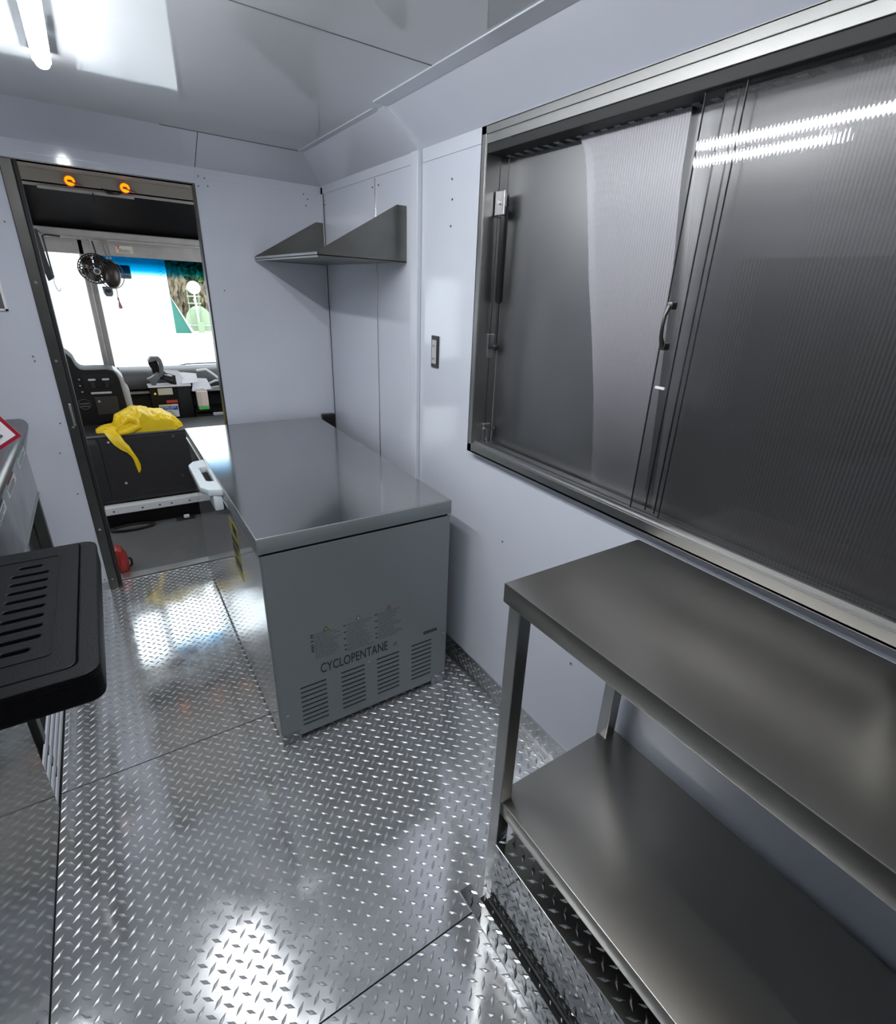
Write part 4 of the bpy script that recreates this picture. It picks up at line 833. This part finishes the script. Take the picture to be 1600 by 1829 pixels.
obj('bar', MB().tube([(0.55, 4.468, 0.905), (0.615, 4.465, 0.912), (0.66, 4.46, 0.875), (0.715, 4.46, 0.822), (0.73, 4.46, 0.80)], 0.009, 8), 'white', wf_, smooth=True)
obj('bar', MB().tube([(0.615, 4.475, 0.80), (0.67, 4.465, 0.825), (0.74, 4.47, 0.822)], 0.008, 8), 'white', wf_, smooth=True)
obj('bar', MB().tube([(0.63, 4.40, 0.785), (0.73, 4.42, 0.79), (0.735, 4.46, 0.81)], 0.007, 8), 'lgrey', wf_, smooth=True)
wp = thing('windscreen_wiper', 'grey wiper arm resting along the bottom of the right windscreen', 'wiper', (0.55, 4.72, 0.9))
obj('arm', MB().tube([(0.34, 4.70, 0.893), (0.43, 4.71, 0.905), (0.52, 4.70, 0.924), (0.85, 4.70, 0.930)], 0.005, 8), 'grey', wp)
obj('blade', MB().tube([(0.36, 4.69, 0.895), (0.55, 4.69, 0.912), (0.85, 4.69, 0.916)], 0.004, 6), 'black', wp)

# ------------------------------------------------------------ outside, beyond the windscreen
GZ = -0.75
g = struct('ground', B(-60, 60, 5.0, 90, GZ - 0.1, GZ), 'ground', label='pale concrete yard outside')
bd = thing('white_building', 'bright white wall of a building beyond the left of the windscreen', 'building', (-2.5, 12.5, GZ))
obj('wall', B(-9, 1.16, 12, 16, GZ, 5.5), 'bwall', bd)
obj('corner_strip', B(1.10, 1.22, 11.95, 12.02, GZ, 5.5), 'bwall', bd)
mb = MB()
for i in range(160):
    z = GZ + 0.02 + i * 0.032; x = 1.13 + 0.05 * (i % 2)
    if z < 3: mb.box(x - 0.014, x + 0.014, 11.942, 11.95, z - 0.012, z + 0.012)
obj('lattice_marks', mb, 'lgrey', bd, kind='stuff')
tp = thing('tarpaulin_ramp', 'teal tarpaulin triangle with a white edge out in the yard', 'tarpaulin', (2.95, 27.5, GZ))
obj('sheet', MB().prism([(2.58, 1.20), (2.76, GZ), (3.42, GZ)], 'y', 27.3, 27.7), 'teal', tp)
obj('white_edge', MB().prism([(2.52, 1.32), (2.60, 1.20), (3.42, GZ + 0.02), (3.52, GZ + 0.02)], 'y', 27.25, 27.75), 'bwall', tp)
sg = thing('round_sign', 'round white sign on a thin pole out in the yard', 'sign', (3.85, 27.6, GZ))
obj('disc', MB().tube([(3.80, 27.62, 1.16), (3.80, 27.55, 1.16)], 0.27, 26), 'bwall', sg)
obj('pole', MB().tube([(3.84, 27.68, GZ), (3.80, 27.68, 0.9)], 0.04, 8), 'lgrey', sg)
obj('sign_box', MB().box(3.75, 4.0, 27.5, 27.62, GZ, GZ + 0.45), 'palegreen', sg)
tk = thing('green_tank', 'pale green dome behind the round sign', 'tank', (4.05, 29, GZ))
obj('dome', MB().ball((4.05, 29, GZ + 0.25), (0.62, 0.6, 0.85), 20, 10), 'palegreen', tk, smooth=True)
obj('hoop', MB().ring((4.05, 29, GZ + 0.25), (0, 0, 1), 0.625, 0.03, 24, 6), 'lgrey', tk)
sk = thing('pallet_stack', 'pale slatted rack between the round sign and the green dome', 'stack', (3.8, 28.2, GZ))
for k in range(4): obj('board', MB().box(3.55, 4.10, 28.1, 28.25, 0.15 + k * 0.30, 0.21 + k * 0.30), 'palegreen', sk)
obj('upright', MB().box(3.58, 3.62, 28.26, 28.32, GZ, 1.2), 'palegreen', sk); obj('upright', MB().box(4.03, 4.07, 28.26, 28.32, GZ, 1.2), 'palegreen', sk)
def leaves(c, r, n, size, vert=0.0):
    mb = MB()
    for i in range(n):
        while True:
            p = Vector((R.uniform(-1, 1), R.uniform(-1, 1), R.uniform(-1, 1)))
            if p.length < 1: break
        q = Vector((c[0] + p.x * r[0], c[1] + p.y * r[1], c[2] + p.z * r[2])); s = size * R.uniform(0.6, 1.4)
        a = Vector((R.uniform(-1, 1), R.uniform(-1, 1), R.uniform(-1, 1))).normalized()
        if vert: a = (a * 0.35 + Vector((0, 0, 1))).normalized()
        b = a.cross(Vector((R.uniform(-1, 1), R.uniform(-1, 1), R.uniform(-1, 1)))).normalized() * s * 0.35; a = a * s
        mb.add([q - a, q + b, q + a, q - b], [(0, 1, 2, 3)])
    return mb
def bush(name, label, c, r, n, size, mt, vert=0.0, grp=None):
    t = thing(name, label, 'bush' if name != 'tree' else 'tree', (c[0], c[1], GZ), grp)
    obj('foliage', leaves(c, r, n, size, vert), mt, t, kind='stuff')
    obj('trunk', MB().tube([(c[0], c[1], GZ), (c[0] + 0.1, c[1], c[2])], [0.12, 0.05], 8), 'wood', t)
bush('bush', 'dry straw coloured bush left of the round sign', (3.45, 31, 0.55), (0.75, 0.8, 1.35), 1100, 0.22, 'straw', 1)
bush('bush', 'dry straw coloured bush at the right edge of the windscreen', (5.0, 30, 0.3), (0.75, 0.8, 1.2), 1100, 0.22, 'straw', 1)
bush('bush', 'low green hedge above the straw bushes', (4.6, 33, 1.55), (2.0, 1.0, 0.9), 1600, 0.22, 'leaf')
bush('tree', 'dark green tree seen through the blue band of the windscreen', (5.2, 37, 3.1), (3.2, 1.6, 1.7), 3200, 0.35, 'leafp')
